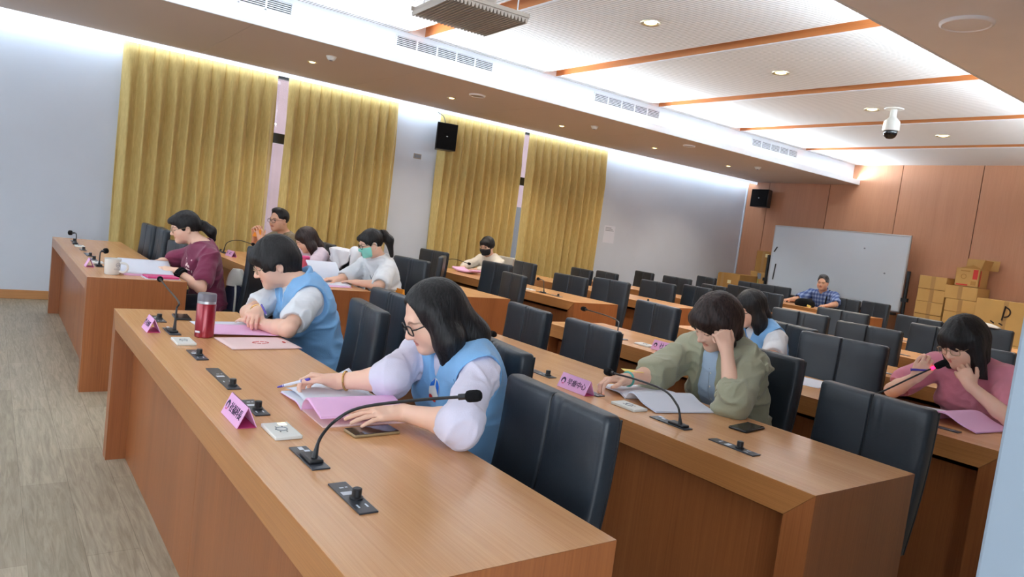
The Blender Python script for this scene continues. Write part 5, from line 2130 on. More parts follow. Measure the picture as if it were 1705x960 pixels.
    def hair(s, m, prims, cuts, k=0.03, streak=0.0035, pts=(), pad=0.16, name='hair', dens=1.0, hh=None):
        """prims/cuts: ('e', centre, radii) in head space or ('c', p, q, r0, r1) with world or head points"""
        F = s.field([s.hp, *[np.array(p) for p in pts]], pad, hh or s.h * 1.1)
        g = lambda p: np.array(p) if len(p) == 3 and isinstance(p, np.ndarray) else s.W(*p)
        for op, lst in (('u', prims), ('s', cuts)):
            for it in lst:
                kk = k if op == 'u' else 0.010
                if it[0] == 'e':
                    F.ell(s.W(*it[1]), s.R, np.array(it[2]) * s.hs, kk, op)
                else:
                    F.cone(g(it[1]), g(it[2]), it[3] * s.hs, it[4] * s.hs, kk, op)

        def fn(P):
            q = (P - s.hp) @ s.R.T
            a = np.arctan2(q[:, 1], -q[:, 0] + 0.0)
            rr = np.sqrt(q[:, 0] ** 2 + q[:, 1] ** 2)
            c = np.stack([a * 9.0 * dens + 3 * q[:, 2], q[:, 2] * 6 + 5.0, np.full(len(P), 2.5)], 1)
            c2 = np.stack([a * 26.0 * dens + 5 * q[:, 2], q[:, 2] * 9 + 1.0, np.full(len(P), 8.5)], 1)
            return streak * vnoise(c) + streak * 0.6 * vnoise(c2)
        F.disp(fn)
        return s.child(name, F, m, 1)

    def glasses(s, m, w=0.024, hgt=0.017, r=0.0016, name='glasses', dz=-0.004):
        mb = MB()
        W = lambda *a: tuple(s.W(*a) - np.array(s.org))
        for q in (-1, 1):
            P = []
            for k in range(25):
                a = 2 * PI * k / 24
                ca, sa = math.cos(a), math.sin(a)
                x = w * math.copysign(abs(ca) ** 0.55, ca)
                z = hgt * math.copysign(abs(sa) ** 0.6, sa)
                P.append(W(0.103 - 0.22 * abs(q * 0.034 + x) * 0.35, q * 0.034 + x, dz + z))
            mb.tube(P, r, 6, cap=False)
            mb.tube([W(0.098, q * (0.034 + w), dz + 0.006), W(0.088, q * 0.071, dz + 0.006), W(0.0, q * 0.082, dz + 0.008), W(-0.02, q * 0.08, dz - 0.01)], r * 0.95, 6)
        mb.tube([W(0.104, -0.011, dz + 0.003), W(0.108, 0, dz + 0.006), W(0.104, 0.011, dz + 0.003)], r, 6)
        o = mb.build(name, M[m], s.root)
        lm = MB()
        for q in (-1, 1):
            ring = []
            for k in range(20):
                a = 2 * PI * k / 20
                ring.append(W(0.1015 - 0.22 * abs(q * 0.034 + w * math.cos(a)) * 0.35, q * 0.034 + w * 0.97 * math.copysign(abs(math.cos(a)) ** 0.55, math.cos(a)), dz + hgt * 0.97 * math.copysign(abs(math.sin(a)) ** 0.6, math.sin(a))))
            lm.add(ring, [tuple(range(20))])
        lm.build('lens', M['glass'], o)
        return o

    def mask(s, m):
        F = s.field([s.W(0.06, 0, -0.05)], 0.12, s.h)
        s.head(F, neck=False)
        F.F -= 0.006
        X = F.ax[0][:, None, None] - s.hp[0]
        Y = F.ax[1][None, :, None] - s.hp[1]
        Z = F.ax[2][None, None, :] - s.hp[2]
        f_, l_, u_ = [(r[0] * X + r[1] * Y + r[2] * Z) / s.hs for r in s.R]
        box = np.maximum.reduce([-(f_ - 0.028) + 0 * u_, u_ + 0.016 - 0.12 * 0, -u_ - 0.108 + 0 * f_])
        F.F = np.maximum(F.F, box * 0.9)
        o = s.child('face_mask', F, m)
        mb = MB()
        W = lambda *a: tuple(s.W(*a) - np.array(s.org))
        for q in (-1, 1):
            mb.tube(bez([W(0.03, q * 0.066, -0.025), W(0.0, q * 0.078, 0.012), W(-0.024, q * 0.078, 0.0), W(-0.018, q * 0.074, -0.04), W(0.028, q * 0.062, -0.085)], 20), 0.0016, 5)
        mb.build('ear_loop', M['white'], o)
        return o

    def band(s, a, b, r, th, m, name):
        """ring around a limb axis from a to b"""
        a, b = np.array(a, float), np.array(b, float)
        d = nrm(b - a)
        u = nrm(np.cross(d, Zv if abs(d[2]) < 0.9 else np.array([1.0, 0, 0])))
        v = np.cross(d, u)
        mb = MB()
        mb.tube([tuple(a + (u * math.cos(2 * PI * k / 26) + v * math.sin(2 * PI * k / 26)) * r - np.array(s.org)) for k in range(27)], th, 8, cap=False)
        return mb.build(name, M[m], s.root)

    def decal(s, cloth, c, nrm_dir, upd, shapes, mats, name, off=0.002):
        """flat patches pressed onto a garment; shapes are polygons in (right, up) metres"""
        me = cloth.data
        n = len(me.vertices)
        co = np.empty(n * 3, np.float32)
        me.vertices.foreach_get('co', co)
        tree = BVHTree.FromPolygons([tuple(v) for v in co.reshape(-1, 3)], [tuple(p.vertices) for p in me.polygons])
        d = nrm(nrm_dir)
        u = nrm(np.array(upd, float) - d * (np.array(upd, float) @ d))
        r = np.cross(u, d)
        c = np.array(c, float) - np.array(s.org)
        mb = MB()
        for poly, mi, o in shapes:
            cx = sum(p[0] for p in poly) / len(poly)
            cy = sum(p[1] for p in poly) / len(poly)
            N = len(poly)
            vs = []
            rings = 5
            for k in range(rings + 1):
                for p in poly:
                    a, b = cx + (p[0] - cx) * k / rings, cy + (p[1] - cy) * k / rings
                    st = c + d * 0.2 + r * a + u * b
                    hit = tree.ray_cast(Vector(st), Vector(-d), 0.5)
                    q = np.array(hit[0]) if hit[0] is not None else c + r * a + u * b
                    vs.append(tuple(q + d * (off + o)))
            fs = [(k * N + i, k * N + (i + 1) % N, (k + 1) * N + (i + 1) % N, (k + 1) * N + i) for k in range(rings) for i in range(N)]
            mb.add(vs, fs, mi)
        return mb.build(name, mats, cloth, smooth=60)


def ellipse(cx, cy, rx, ry, n=28, a0=0, a1=360):
    return [(cx + rx * math.cos(math.radians(a0 + (a1 - a0) * k / n)), cy + ry * math.sin(math.radians(a0 + (a1 - a0) * k / n))) for k in range(n)]


M['skin'] = skin_mat('skin_fair', (232, 188, 164))
M['skin_t'] = skin_mat('skin_tan', (216, 166, 138))
M['hair'] = hair_mat('black_hair', (12, 11, 12), (34, 31, 33))
M['hair_b'] = hair_mat('dark_brown_hair', (26, 17, 16), (62, 44, 40))
M['hair_g'] = hair_mat('greying_hair', (40, 40, 42), (92, 92, 94))


def cloth(name, c, rough=0.9, var=0.04, bump=0.15, bs=240, sheen=0.2):
    return mat(name, c, rough, 0.25, var=var, vscale=7, bump=bump, bscale=bs, sheen=sheen)


M['vest'] = cloth('sky_blue_vest', (126, 178, 226), 0.8)
M['lilac'] = cloth('pale_lilac_blouse', (214, 210, 228))
M['tee_w'] = cloth('white_cotton', (222, 226, 232))
M['maroon'] = cloth('maroon_cotton', (118, 46, 74))
M['rose_tee'] = cloth('rose_cotton', (208, 130, 148))
M['olive'] = cloth('sage_green_jacket', (156, 156, 132), 0.8)
M['paleblue'] = cloth('pale_blue_shirt', (176, 196, 218))
M['brown_tee'] = cloth('olive_brown_tee', (110, 96, 72))
M['cream_tee'] = cloth('cream_sweatshirt', (222, 214, 200))
M['pinklilac'] = cloth('pinkish_lilac_tee', (208, 192, 204))
M['plaid'] = plaid_mat()
M['dark_trouser'] = cloth('dark_trousers', (38, 40, 52))
M['mask_g'] = mat('mint_mask', (140, 222, 208), 0.8)
M['mask_k'] = mat('black_mask', (28, 28, 32), 0.85)
M['frame_k'] = mat('black_spectacle_frame', (20, 20, 22), 0.25, 0.5)
M['frame_g'] = mat('thin_gold_frame', (180, 160, 130), 0.3, 0.5, metal=0.8)
M['zip'] = mat('pale_zip', (170, 196, 224), 0.5)
A_ = lambda *v: np.array(v, float)
FLAT = ((6, 10, 6), (8, 12, 6), (8, 12, 8), (10, 14, 8))
RELAX = ((20, 25, 15), (24, 28, 16), (28, 30, 18), (30, 32, 18))
FIST = ((62, 80, 45), (66, 82, 45), (68, 82, 45), (68, 80, 45))
GRIP = ((48, 55, 30), (52, 60, 35), (56, 62, 38), (60, 64, 40))


def long_hair(p, m, left=0.14, right=0.14, back=0.14, cut=((0.100, 0, -0.030), (0.060, 0.055, 0.088)), extra=(), ecut=(), th=0.045, spread=0.10, **kw):
    T = p.T
    pr = [('e', (-0.012, 0, 0.030), (0.108, 0.086, 0.102)),
          ('c', p.W(-0.045, 0, 0.03), T(-0.030, 0, 0.045), 0.076, 0.062), ('c', T(-0.030, 0, 0.045), T(-0.060, 0, -back), 0.062, 0.036)]
    for q, ln in ((1, left), (-1, right)):
        if ln:
            a, b = p.W(0.012, q * 0.056, 0.035), p.W(-0.004, q * 0.070, -0.075)
            c = T(0.045, q * spread, -ln)
            pr += [('c', a, b, 0.040, th), ('c', b, c, th, th * 0.55)]
    return p.hair(M[m], pr + list(extra), [('e', *cut)] + list(ecut), pts=[T(0, 0, -max(left, right, back))], pad=0.17, **kw)


# ---------------------------------------------------------------- the woman in lilac sleeves and blue vest (foreground)
p = Person('woman in blue vest and lilac sleeves, black glasses, long hair, writing at the front desk',
           dict(head=(-2.064, 1.223, 1.062), neck=(-2.040, 1.345, 0.955), shL=(-1.866, 1.300, 0.905), shR=(-2.240, 1.285, 0.900),
                elL=(-1.650, 1.103, 0.822), wrL=(-1.858, 1.035, 0.800), elR=(-2.100, 1.105, 0.845), wrR=(-2.220, 0.975, 0.808)),
           yaw=-12, pitch=27, h=0.0034, pel=(-2.09, 1.44, 0.56))
p.body(dict(L=dict(d=(-0.12, -1, 0.0), n=(-0.25, 0, -1), curl=FLAT, thumb=(35, 10)),
            R=dict(d=(-0.45, -0.8, 0.06), n=(0.35, -0.35, -0.9), curl=((38, 48, 25), (44, 50, 28), (48, 52, 30), (50, 54, 30)), thumb=(32, 15))), lips=(0.74, 0.42, 0.44))
sh = p.shirt('blouse', M['lilac'], 0.012, {'L': 1.16, 'R': 1.10}, (0.056, 0.062), wr=0.006, fr=13, collar=0.060, cuff=0.66)
ve = p.shirt('vest', M['vest'], 0.031, armhole=True, vneck=(0.035, 0.13), collar=0.066, wr=0.004, fr=9)
for sd, q_ in (('L', 0.16), ('R', 0.10)):
    e_, w_ = p.J['el' + sd], p.J['wr' + sd]
    for k in range(2):
        p.band(e_ + (w_ - e_) * (q_ + 0.03 + 0.035 * k), w_, 0.0435 - 0.001 * k, 0.006, 'lilac', 'gathered_cuff')
p.decal(ve, p.T(0.12, 0.024, -0.096), p.bf * 0.95 + p.bl * 0.25, p.bu, [
    (ellipse(0, 0, 0.031, 0.037), 0, 0),
    (ellipse(0, 0, 0.029, 0.035, 14, -15, 88)[:] + [(0.004, 0.012)], 1, 0.0012),
    (ellipse(0, 0, 0.029, 0.035, 14, 94, 185)[:] + [(-0.004, 0.012)], 1, 0.0012),
    (ellipse(-0.012, -0.026, 0.011, 0.007), 2, 0.0012), (ellipse(0.008, -0.029, 0.014, 0.006), 2, 0.0012)],
    [M['white'], M['bluep'], M['red']], 'emblem')
zs_ = [(-0.003, -0.13), (0.003, -0.13), (0.003, 0.06), (-0.003, 0.06)]
p.decal(ve, p.T(0.16, -0.03, -0.24), p.bf, p.bu, [(zs_, 0, 0)], [M['zip']], 'zip', off=0.001)
p.trousers(M['dark_trouser'])
long_hair(p, 'hair', left=0.235, right=0.15, back=0.20, cut=((0.106, 0.0, -0.014), (0.084, 0.078, 0.108)), th=0.050, spread=0.062, streak=0.0022)
p.glasses('frame_k', 0.0255, 0.0165, 0.0026)
w_ = p.J['wrR']
p.band(w_ + (p.J['elR'] - w_) * 0.16, p.J['elR'], 0.031, 0.0035, 'gold', 'bracelet')
t = thing('ballpoint_pen', 'blue and white ballpoint pen held over the booklet in the foreground', 'pen', (-2.33, 0.885, 0.84))
pa, pb = Vector((-2.318, 0.806, 0.768)) - t.location, Vector((-2.200, 0.870, 0.824)) - t.location
mb = MB()
mb.tube([pa.lerp(pb, 0.2), pa.lerp(pb, 0.75)], 0.0048, 10)
mb.build('barrel', M['paper'], t)
mb = MB()
mb.tube([pa, pa.lerp(pb, 0.05), pa.lerp(pb, 0.24)], [0.001, 0.0035, 0.0050], 10)
mb.build('grip', M['purple'], t)
mb = MB()
mb.tube([pa.lerp(pb, 0.75), pa.lerp(pb, 0.97), pb], [0.0050, 0.0050, 0.003], 10)
mb.build('cap', M['purple'], t)

# ---------------------------------------------------------------- short-haired woman in blue vest, arms crossed
p = Person('short-haired woman in blue vest and white tee, arms crossed on the front desk',
           dict(head=(-3.700, 1.215, 1.058), neck=(-3.640, 1.345, 0.972), shL=(-3.470, 1.325, 0.905), shR=(-3.805, 1.30, 0.892),
                elL=(-3.235, 1.150, 0.797), wrL=(-3.470, 1.075, 0.783), elR=(-3.700, 1.10, 0.797), wrR=(-3.495, 1.085, 0.838)),
           yaw=-10, pitch=24, h=0.0042, hscale=1.07, pel=(-3.60, 1.46, 0.56))
p.body(dict(L=dict(d=(-1, -0.22, 0.03), n=(0, 0, -1), curl=FLAT, thumb=(35, 10)),
            R=dict(d=(0.8, -0.55, -0.12), n=(-0.2, 0.1, -1), curl=GRIP, thumb=(30, 15))))
p.shirt('tee_shirt', M['tee_w'], 0.012, 0.66, (0.062, 0.070), wr=0.006, fr=11)
ve = p.shirt('vest', M['vest'], 0.031, armhole=True, vneck=(0.04, 0.15), collar=0.066, wr=0.008, fr=9)
p.collar(M['vest'], r=0.072, hgt=0.02, gap=45, th=0.008)
p.trousers(M['navy'])
p.hair(M['hair'], [('e', (-0.014, 0, 0.032), (0.115, 0.094, 0.112)), ('c', (-0.06, 0, -0.01), (-0.06, 0, -0.07), 0.068, 0.05),
                   ('e', (0.018, 0.062, 0.0), (0.05, 0.03, 0.05)), ('e', (0.018, -0.062, 0.0), (0.05, 0.03, 0.05)), ('e', (0.078, 0, 0.055), (0.036, 0.066, 0.042))],
       [('e', (0.112, 0, -0.050), (0.066, 0.08, 0.085)), ('e', (0.055, 0.085, -0.055), (0.05, 0.04, 0.04)), ('e', (0.0, 0.095, -0.028), (0.026, 0.03, 0.034))], streak=0.0025)
p.glasses('frame_g', 0.024, 0.017, 0.0016)
p.band(p.J['wrR'] + (p.J['elR'] - p.J['wrR']) * 0.1, p.J['elR'], 0.030, 0.004, 'gold', 'watch_strap')
t = thing('ballpoint_pen', 'purple ballpoint pen held by the short-haired woman with crossed arms', 'pen', (-3.36, 1.08, 0.86))
mb = MB()
mb.tube([(-0.075, 0.0, 0.018), (0.05, -0.012, -0.008)], 0.0045, 10)
mb.build('barrel', M['purple'], t)
mb = MB()
mb.tube([(0.05, -0.012, -0.008), (0.062, -0.013, -0.0105)], [0.004, 0.001], 10)
mb.build('tip', M['alu'], t)

# ---------------------------------------------------------------- woman in maroon
p = Person('woman in maroon tee with ponytail and glasses leaning over the far-left desk',
           dict(head=(-5.841, 1.215, 1.090), neck=(-5.765, 1.325, 0.985), shL=(-5.590, 1.345, 0.905), shR=(-5.925, 1.33, 0.900),
                elL=(-5.405, 1.26, 0.690), wrL=(-5.555, 1.125, 0.785), elR=(-6.02, 1.14, 0.80), wrR=(-5.80, 1.0, 0.80)),
           yaw=-3, pitch=16, h=0.0048, pel=(-5.80, 1.41, 0.56))
p.body(dict(L=dict(d=(-0.25, -1, 0.08), n=(-0.5, 0, -0.8), curl=RELAX), R=dict(d=(0.5, -0.7, 0), n=(0, 0, -1), curl=RELAX)))
te = p.shirt('tee_shirt', M['maroon'], 0.016, 0.74, (0.062, 0.070), wr=0.008, fr=10, collar=0.066)
sq = [(-0.045, -0.05), (0.045, -0.05), (0.045, 0.05), (-0.045, 0.05)]
sq2 = [(a * 0.86, b * 0.86) for a, b in sq]
p.decal(te, p.T(0.12, 0.06, -0.14), p.bf * 0.75 + p.bl * 0.6, p.bu, [(sq, 0, 0), (sq2, 1, 0.001), ([(-0.03, -0.01), (0.0, 0.012), (0.03, -0.01), (0.03, 0.004), (0, 0.028), (-0.03, 0.004)], 0, 0.002), ([(-0.03, -0.032), (0.0, -0.018), (0.03, -0.032), (0.03, -0.024), (0, -0.008), (-0.03, -0.024)], 0, 0.002)],
        [M['rose'], M['maroon']], 'chest_print', off=0.003)
p.trousers(M['dark_trouser'], knee=0.36)
p.hair(M['hair'], [('e', (-0.012, 0, 0.032), (0.106, 0.086, 0.102)), ('e', (0.072, 0, 0.062), (0.042, 0.062, 0.034)),
                   ('c', (-0.095, 0, 0.0), (-0.135, 0.0, -0.01), 0.03, 0.028), ('c', (-0.135, 0, -0.01), (-0.175, 0.0, -0.06), 0.034, 0.038), ('c', (-0.175, 0, -0.06), (-0.185, 0, -0.13), 0.036, 0.014)],
       [('e', (0.10, 0, -0.038), (0.072, 0.08, 0.088)), ('e', (0.04, 0.08, -0.07), (0.05, 0.04, 0.05)), ('e', (0.0, 0.095, -0.02), (0.024, 0.028, 0.034)), ('e', (-0.03, 0, -0.13), (0.06, 0.08, 0.06))], streak=0.004, pad=0.24)
p.band(p.W(-0.118, 0, 0.0), p.W(-0.15, 0, -0.01), 0.03, 0.009, 'foam', 'hair_tie')
p.glasses('frame_g', 0.025, 0.019, 0.0018)
w_ = p.J['wrL']
for k in range(2):
    p.band(w_ + (p.J['elL'] - w_) * (0.1 + 0.1 * k), p.J['elL'], 0.036, 0.013, 'foam', 'scrunchie')

# ---------------------------------------------------------------- woman in the olive jacket
p = Person('woman with a brown bob in an olive jacket resting her head on one hand',
           dict(head=(-1.985, 2.615, 1.085), neck=(-2.010, 2.742, 0.975), shL=(-1.835, 2.700, 0.932), shR=(-2.180, 2.715, 0.922),
                elL=(-1.735, 2.465, 0.800), wrL=(-1.845, 2.530, 0.985), elR=(-2.150, 2.455, 0.822), wrR=(-2.125, 2.235, 0.805)),
           yaw=-14, pitch=33, roll=-6, h=0.0040, pel=(-1.98, 2.86, 0.56))
p.body(dict(L=dict(d=(-0.45, 0.0, 0.9), n=(-0.7, 0.45, -0.35), curl=FIST, thumb=(35, 20)),
            R=dict(d=(-0.2, -1, 0.0), n=(0.2, 0, -1), curl=((30, 40, 20), (34, 44, 22), (36, 44, 22), (38, 46, 24)), thumb=(40, 20))))
si = p.shirt('shirt', M['paleblue'], 0.013, 0.3, (0.055, 0.055), wr=0.003, collar=0.058)
strip = [(-0.0012, -0.17), (0.0012, -0.17), (0.0012, 0.1), (-0.0012, 0.1)]
p.decal(si, p.T(0.14, -0.004, -0.17), p.bf, p.bu, [(strip, 0, 0)], [M['greysheet']], 'placket_edge', off=0.001)
for k_ in range(4):
    p.decal(si, p.T(0.14, 0.006, -0.09 - 0.06 * k_), p.bf, p.bu, [(ellipse(0, 0, 0.0045, 0.0045, 12), 0, 0)], [M['white']], 'button', off=0.0015)
ja = p.shirt('jacket', M['olive'], 0.032, 1.12, (0.068, 0.070), wr=0.013, fr=9, collar=0.085, open_front=(0.045, 0.075, 0.40), cuff=0.92)
for q_, zz_ in ((-0.115, -0.12), (-0.125, -0.19), (0.115, -0.12), (0.125, -0.19)):
    p.decal(ja, p.T(0.16, q_, zz_), p.bf, p.bu, [(ellipse(0, 0, 0.006, 0.006, 12), 0, 0)], [M['white']], 'snap_button', off=0.0015)
p.collar(M['olive'], 'jacket_collar', r=0.088, hgt=0.02, gap=48, th=0.013)
p.collar(M['paleblue'], 'shirt_collar', r=0.068, hgt=0.02, gap=22, th=0.007)
for sd in 'LR':
    c_ = p.J['el' + sd] + (p.J['wr' + sd] - p.J['el' + sd]) * 0.22
    for k in range(3):
        p.band(c_ + (p.J['wr' + sd] - p.J['el' + sd]) * (0.07 * k - 0.07), p.J['wr' + sd], 0.057 - 0.004 * k, 0.013, 'olive', 'gathered_cuff')
p.trousers(M['dark_trouser'])
bob_cut = [('e', (0.108, 0, -0.048), (0.056, 0.058, 0.084))]
p.hair(M['hair_b'], [('e', (-0.014, 0, 0.034), (0.118, 0.098, 0.112)), ('c', (-0.06, 0, 0.0), (-0.055, 0, -0.08), 0.078, 0.06),
                     ('c', (0.01, 0.066, 0.03), (0.012, 0.074, -0.075), 0.042, 0.03), ('c', (0.01, -0.066, 0.03), (0.016, -0.072, -0.075), 0.042, 0.03), ('e', (0.080, 0, 0.062), (0.032, 0.064, 0.036))], bob_cut, streak=0.003)
p.band(p.J['wrR'] + (p.J['elR'] - p.J['wrR']) * 0.12, p.J['elR'], 0.030, 0.005, 'teal', 'bracelet')
sheet('yellow slip of paper under the hand of the woman in the olive jacket', 'paper_slip', -2.145, 2.30, 0.05, 0.09, -0.5, 'yellow', 0.001, z=0.838, cat='paper')

# ---------------------------------------------------------------- long-haired woman with white sleeves, third row
p = Person('woman with long black hair, blue vest and white sleeves, behind the olive jacket',
           dict(head=(-2.827, 4.047, 1.062), neck=(-2.825, 4.175, 0.957), shL=(-2.655, 4.13, 0.892), shR=(-2.995, 4.14, 0.886),
                elL=(-2.520, 3.92, 0.800), wrL=(-2.74, 3.83, 0.79), elR=(-3.06, 3.94, 0.79), wrR=(-3.03, 3.80, 0.79)),
           yaw=-14, pitch=20, h=0.005, pel=(-2.80, 4.32, 0.57))
p.body(dict(L=dict(d=(-0.5, -0.8, 0), n=(0, 0, -1), curl=RELAX), R=dict(d=(-0.1, -1, 0), n=(0.3, 0, -1), curl=GRIP)))
p.shirt('tee_shirt', M['tee_w'], 0.012, 0.8, (0.066, 0.076), wr=0.003, fr=12)
p.shirt('vest', M['vest'], 0.031, armhole=True, vneck=(0.035, 0.12), collar=0.066, wr=0.003, fr=10)
p.collar(M['vest'], r=0.072, hgt=0.018, gap=45, th=0.008)
p.trousers(M['dark_trouser'])
long_hair(p, 'hair', left=0.24, right=0.14, back=0.24, streak=0.003, spread=0.06, th=0.05)
p.glasses('frame_k', 0.024, 0.016, 0.0022)

# ---------------------------------------------------------------- woman in rose top speaking
p = Person('woman with black bob in a rose tee speaking into a held microphone at right',
           dict(head=(-1.505, 3.945, 1.100), neck=(-1.490, 4.080, 0.995), shL=(-1.318, 4.035, 0.955), shR=(-1.665, 4.060, 0.945),
                elR=(-1.765, 3.860, 0.797), wrR=(-1.612, 3.745, 0.905), elL=(-1.205, 3.820, 0.800), wrL=(-1.395, 3.825, 0.912)),
           yaw=-16, pitch=24, roll=4, h=0.0042, hscale=1.05, pel=(-1.48, 4.21, 0.575))
p.body(dict(R=dict(d=(0.55, -0.15, 0.8), n=(-0.35, 0.75, 0.45), curl=GRIP, thumb=(28, 20)),
            L=dict(d=(-0.6, 0.25, 0.72), n=(-0.3, 0.8, -0.35), curl=((30, 50, 30), (36, 55, 30), (40, 58, 30), (44, 58, 30)), thumb=(40, 15))), lips=(0.82, 0.40, 0.42))
p.shirt('tee_shirt', M['rose_tee'], 0.016, 0.70, (0.062, 0.072), wr=0.008, fr=9, collar=0.063)
p.trousers(M['dark_trouser'])
p.hair(M['hair'], [('e', (-0.014, 0, 0.034), (0.114, 0.094, 0.108)), ('c', (-0.06, 0, 0.0), (-0.05, 0, -0.11), 0.078, 0.062),
                   ('c', (0.012, 0.064, 0.03), p.W(0.03, 0.086, -0.155) - A_(0, 0, 0.0), 0.044, 0.026), ('c', (0.012, -0.064, 0.03), p.W(0.03, -0.074, -0.11), 0.042, 0.022), ('e', (0.084, 0, 0.044), (0.030, 0.060, 0.044))],
       [('e', (0.110, -0.008, -0.058), (0.052, 0.056, 0.072))], streak=0.003)
p.glasses('frame_g', 0.024, 0.018, 0.0018)
t = thing('ballpoint_pen', 'short purple pen held in the hand with the microphone at right', 'pen', (-1.590, 3.715, 0.955))
mb = MB()
mb.tube([(-0.03, -0.012, -0.012), (0.03, 0.02, 0.0)], 0.006, 10)
mb.build('barrel', M['purple'], t)
mb = MB()
mb.tube([(-0.034, -0.014, -0.013), (-0.03, -0.012, -0.012)], 0.0075, 10)
mb.build('button', M['purple'], t)

# ---------------------------------------------------------------- people by the curtains, second row
p = Person('man with glasses in an olive brown tee by the curtains holding something orange',
           dict(head=(-7.822, 2.564, 1.165), neck=(-7.855, 2.655, 1.020), shL=(-7.680, 2.70, 0.965), shR=(-8.035, 2.60, 0.960),
                elR=(-7.960, 2.38, 0.83), wrR=(-7.760, 2.30, 0.985), elL=(-7.58, 2.50, 0.80), wrL=(-7.66, 2.33, 0.95)),
           yaw=22, pitch=4, h=0.0062, male=True, skin='skin_t', pel=(-7.86, 2.78, 0.57))
p.body(dict(R=dict(d=(0.4, -0.2, 0.9), n=(0.8, 0.3, -0.3), curl=GRIP), L=dict(d=(-0.2, -0.1, 1), n=(-0.9, 0, -0.2), curl=GRIP)), eyes='open')
p.shirt('tee_shirt', M['brown_tee'], 0.014, 0.75, (0.066, 0.08), wr=0.004)
p.trousers(M['dark_trouser'])
man_cut = [('e', (0.116, 0, -0.014), (0.082, 0.1, 0.114)), ('e', (0.02, 0, -0.125), (0.14, 0.16, 0.108)), ('e', (0.04, 0.09, -0.02), (0.045, 0.04, 0.05)), ('e', (0.04, -0.09, -0.02), (0.045, 0.04, 0.05))]
man_cap = [('e', (-0.014, 0, 0.036), (0.101, 0.080, 0.092))]
p.hair(M['hair'], man_cap + [('e', (0.03, 0, 0.105), (0.05, 0.06, 0.028))], man_cut, streak=0.0025)
p.glasses('frame_k', 0.025, 0.018, 0.0018)
t = thing('orange_holder', 'orange object held up by the man by the curtains', 'phone', (-7.70, 2.30, 1.0), 0.5)
mb = MB()
mb.box((-0.05, -0.006, -0.03), (0.06, 0.006, 0.05))
mb.build('case', M['orange'], t, bevel=0.005)
mb = MB()
mb.tube([(-0.02, -0.007, 0.03), (0.0, -0.007, 0.03)], 0.006, 8)
mb.build('camera_lens', M['screen'], t)

p = Person('woman with long dark hair in a pale lilac tee bending over a desk by curtains',
           dict(head=(-6.867, 2.534, 1.030), neck=(-6.900, 2.650, 0.925), shL=(-6.735, 2.655, 0.890), shR=(-7.075, 2.62, 0.885),
                elL=(-6.570, 2.50, 0.792), wrL=(-6.72, 2.33, 0.79), elR=(-7.14, 2.43, 0.792), wrR=(-6.95, 2.30, 0.79)),
           yaw=-8, pitch=34, h=0.006, pel=(-6.92, 2.80, 0.57))
p.body(dict(L=dict(d=(-0.5, -0.7, 0), n=(0, 0, -1), curl=RELAX), R=dict(d=(0.4, -0.7, 0), n=(0, 0, -1), curl=RELAX)))
p.shirt('tee_shirt', M['pinklilac'], 0.016, 0.78, (0.064, 0.078), wr=0.004)
p.trousers(M['dark_trouser'])
long_hair(p, 'hair_b', left=0.10, right=0.12, back=0.16, cut=((0.104, 0, -0.034), (0.062, 0.06, 0.09)), spread=0.06)

p = Person('woman in white tee with mint face mask, glasses and ponytail, reading',
           dict(head=(-5.600, 2.627, 1.115), neck=(-5.645, 2.736, 1.003), shL=(-5.478, 2.745, 0.930), shR=(-5.815, 2.71, 0.922),
                elL=(-5.290, 2.60, 0.800), wrL=(-5.476, 2.485, 0.79), elR=(-5.73, 2.48, 0.795), wrR=(-5.62, 2.36, 0.79)),
           yaw=-8, pitch=20, h=0.0055, pel=(-5.62, 2.88, 0.57))
p.body(dict(L=dict(d=(-0.8, -0.45, 0), n=(0, 0, -1), curl=FLAT), R=dict(d=(0.1, -1, 0), n=(0, 0, -1), curl=RELAX)))
te = p.shirt('tee_shirt', M['tee_w'], 0.018, 0.86, (0.066, 0.076), wr=0.009, fr=10)
p.decal(te, p.T(0.12, 0.05, -0.16), p.bf * 0.8 + p.bl * 0.55, p.bu, [([(-0.035, -0.05), (0.03, -0.05), (0.03, 0.05), (-0.03, 0.04)], 0, 0)], [M['greysheet']], 'chest_print', off=0.003)
p.trousers(M['dark_trouser'])
p.hair(M['hair'], [('e', (-0.012, 0, 0.032), (0.104, 0.083, 0.099)), ('c', (-0.085, 0, 0.05), (-0.13, 0, 0.05), 0.028, 0.03),
                   ('c', (-0.13, 0, 0.05), (-0.165, 0, -0.01), 0.036, 0.036), ('c', (-0.165, 0, -0.01), (-0.155, 0, -0.15), 0.036, 0.016), ('e', (0.07, -0.02, 0.06), (0.035, 0.05, 0.03))],
       [('e', (0.104, 0, -0.036), (0.068, 0.08, 0.09)), ('e', (0.05, 0, -0.12), (0.12, 0.13, 0.085)), ('e', (0.0, 0.095, -0.02), (0.024, 0.028, 0.034))], pad=0.24)
p.band(p.W(-0.112, 0, 0.052), p.W(-0.15, 0, 0.05), 0.028, 0.016, 'foam', 'scrunchie')
p.mask(M['mask_g'])
p.glasses('frame_k', 0.025, 0.017, 0.0024)

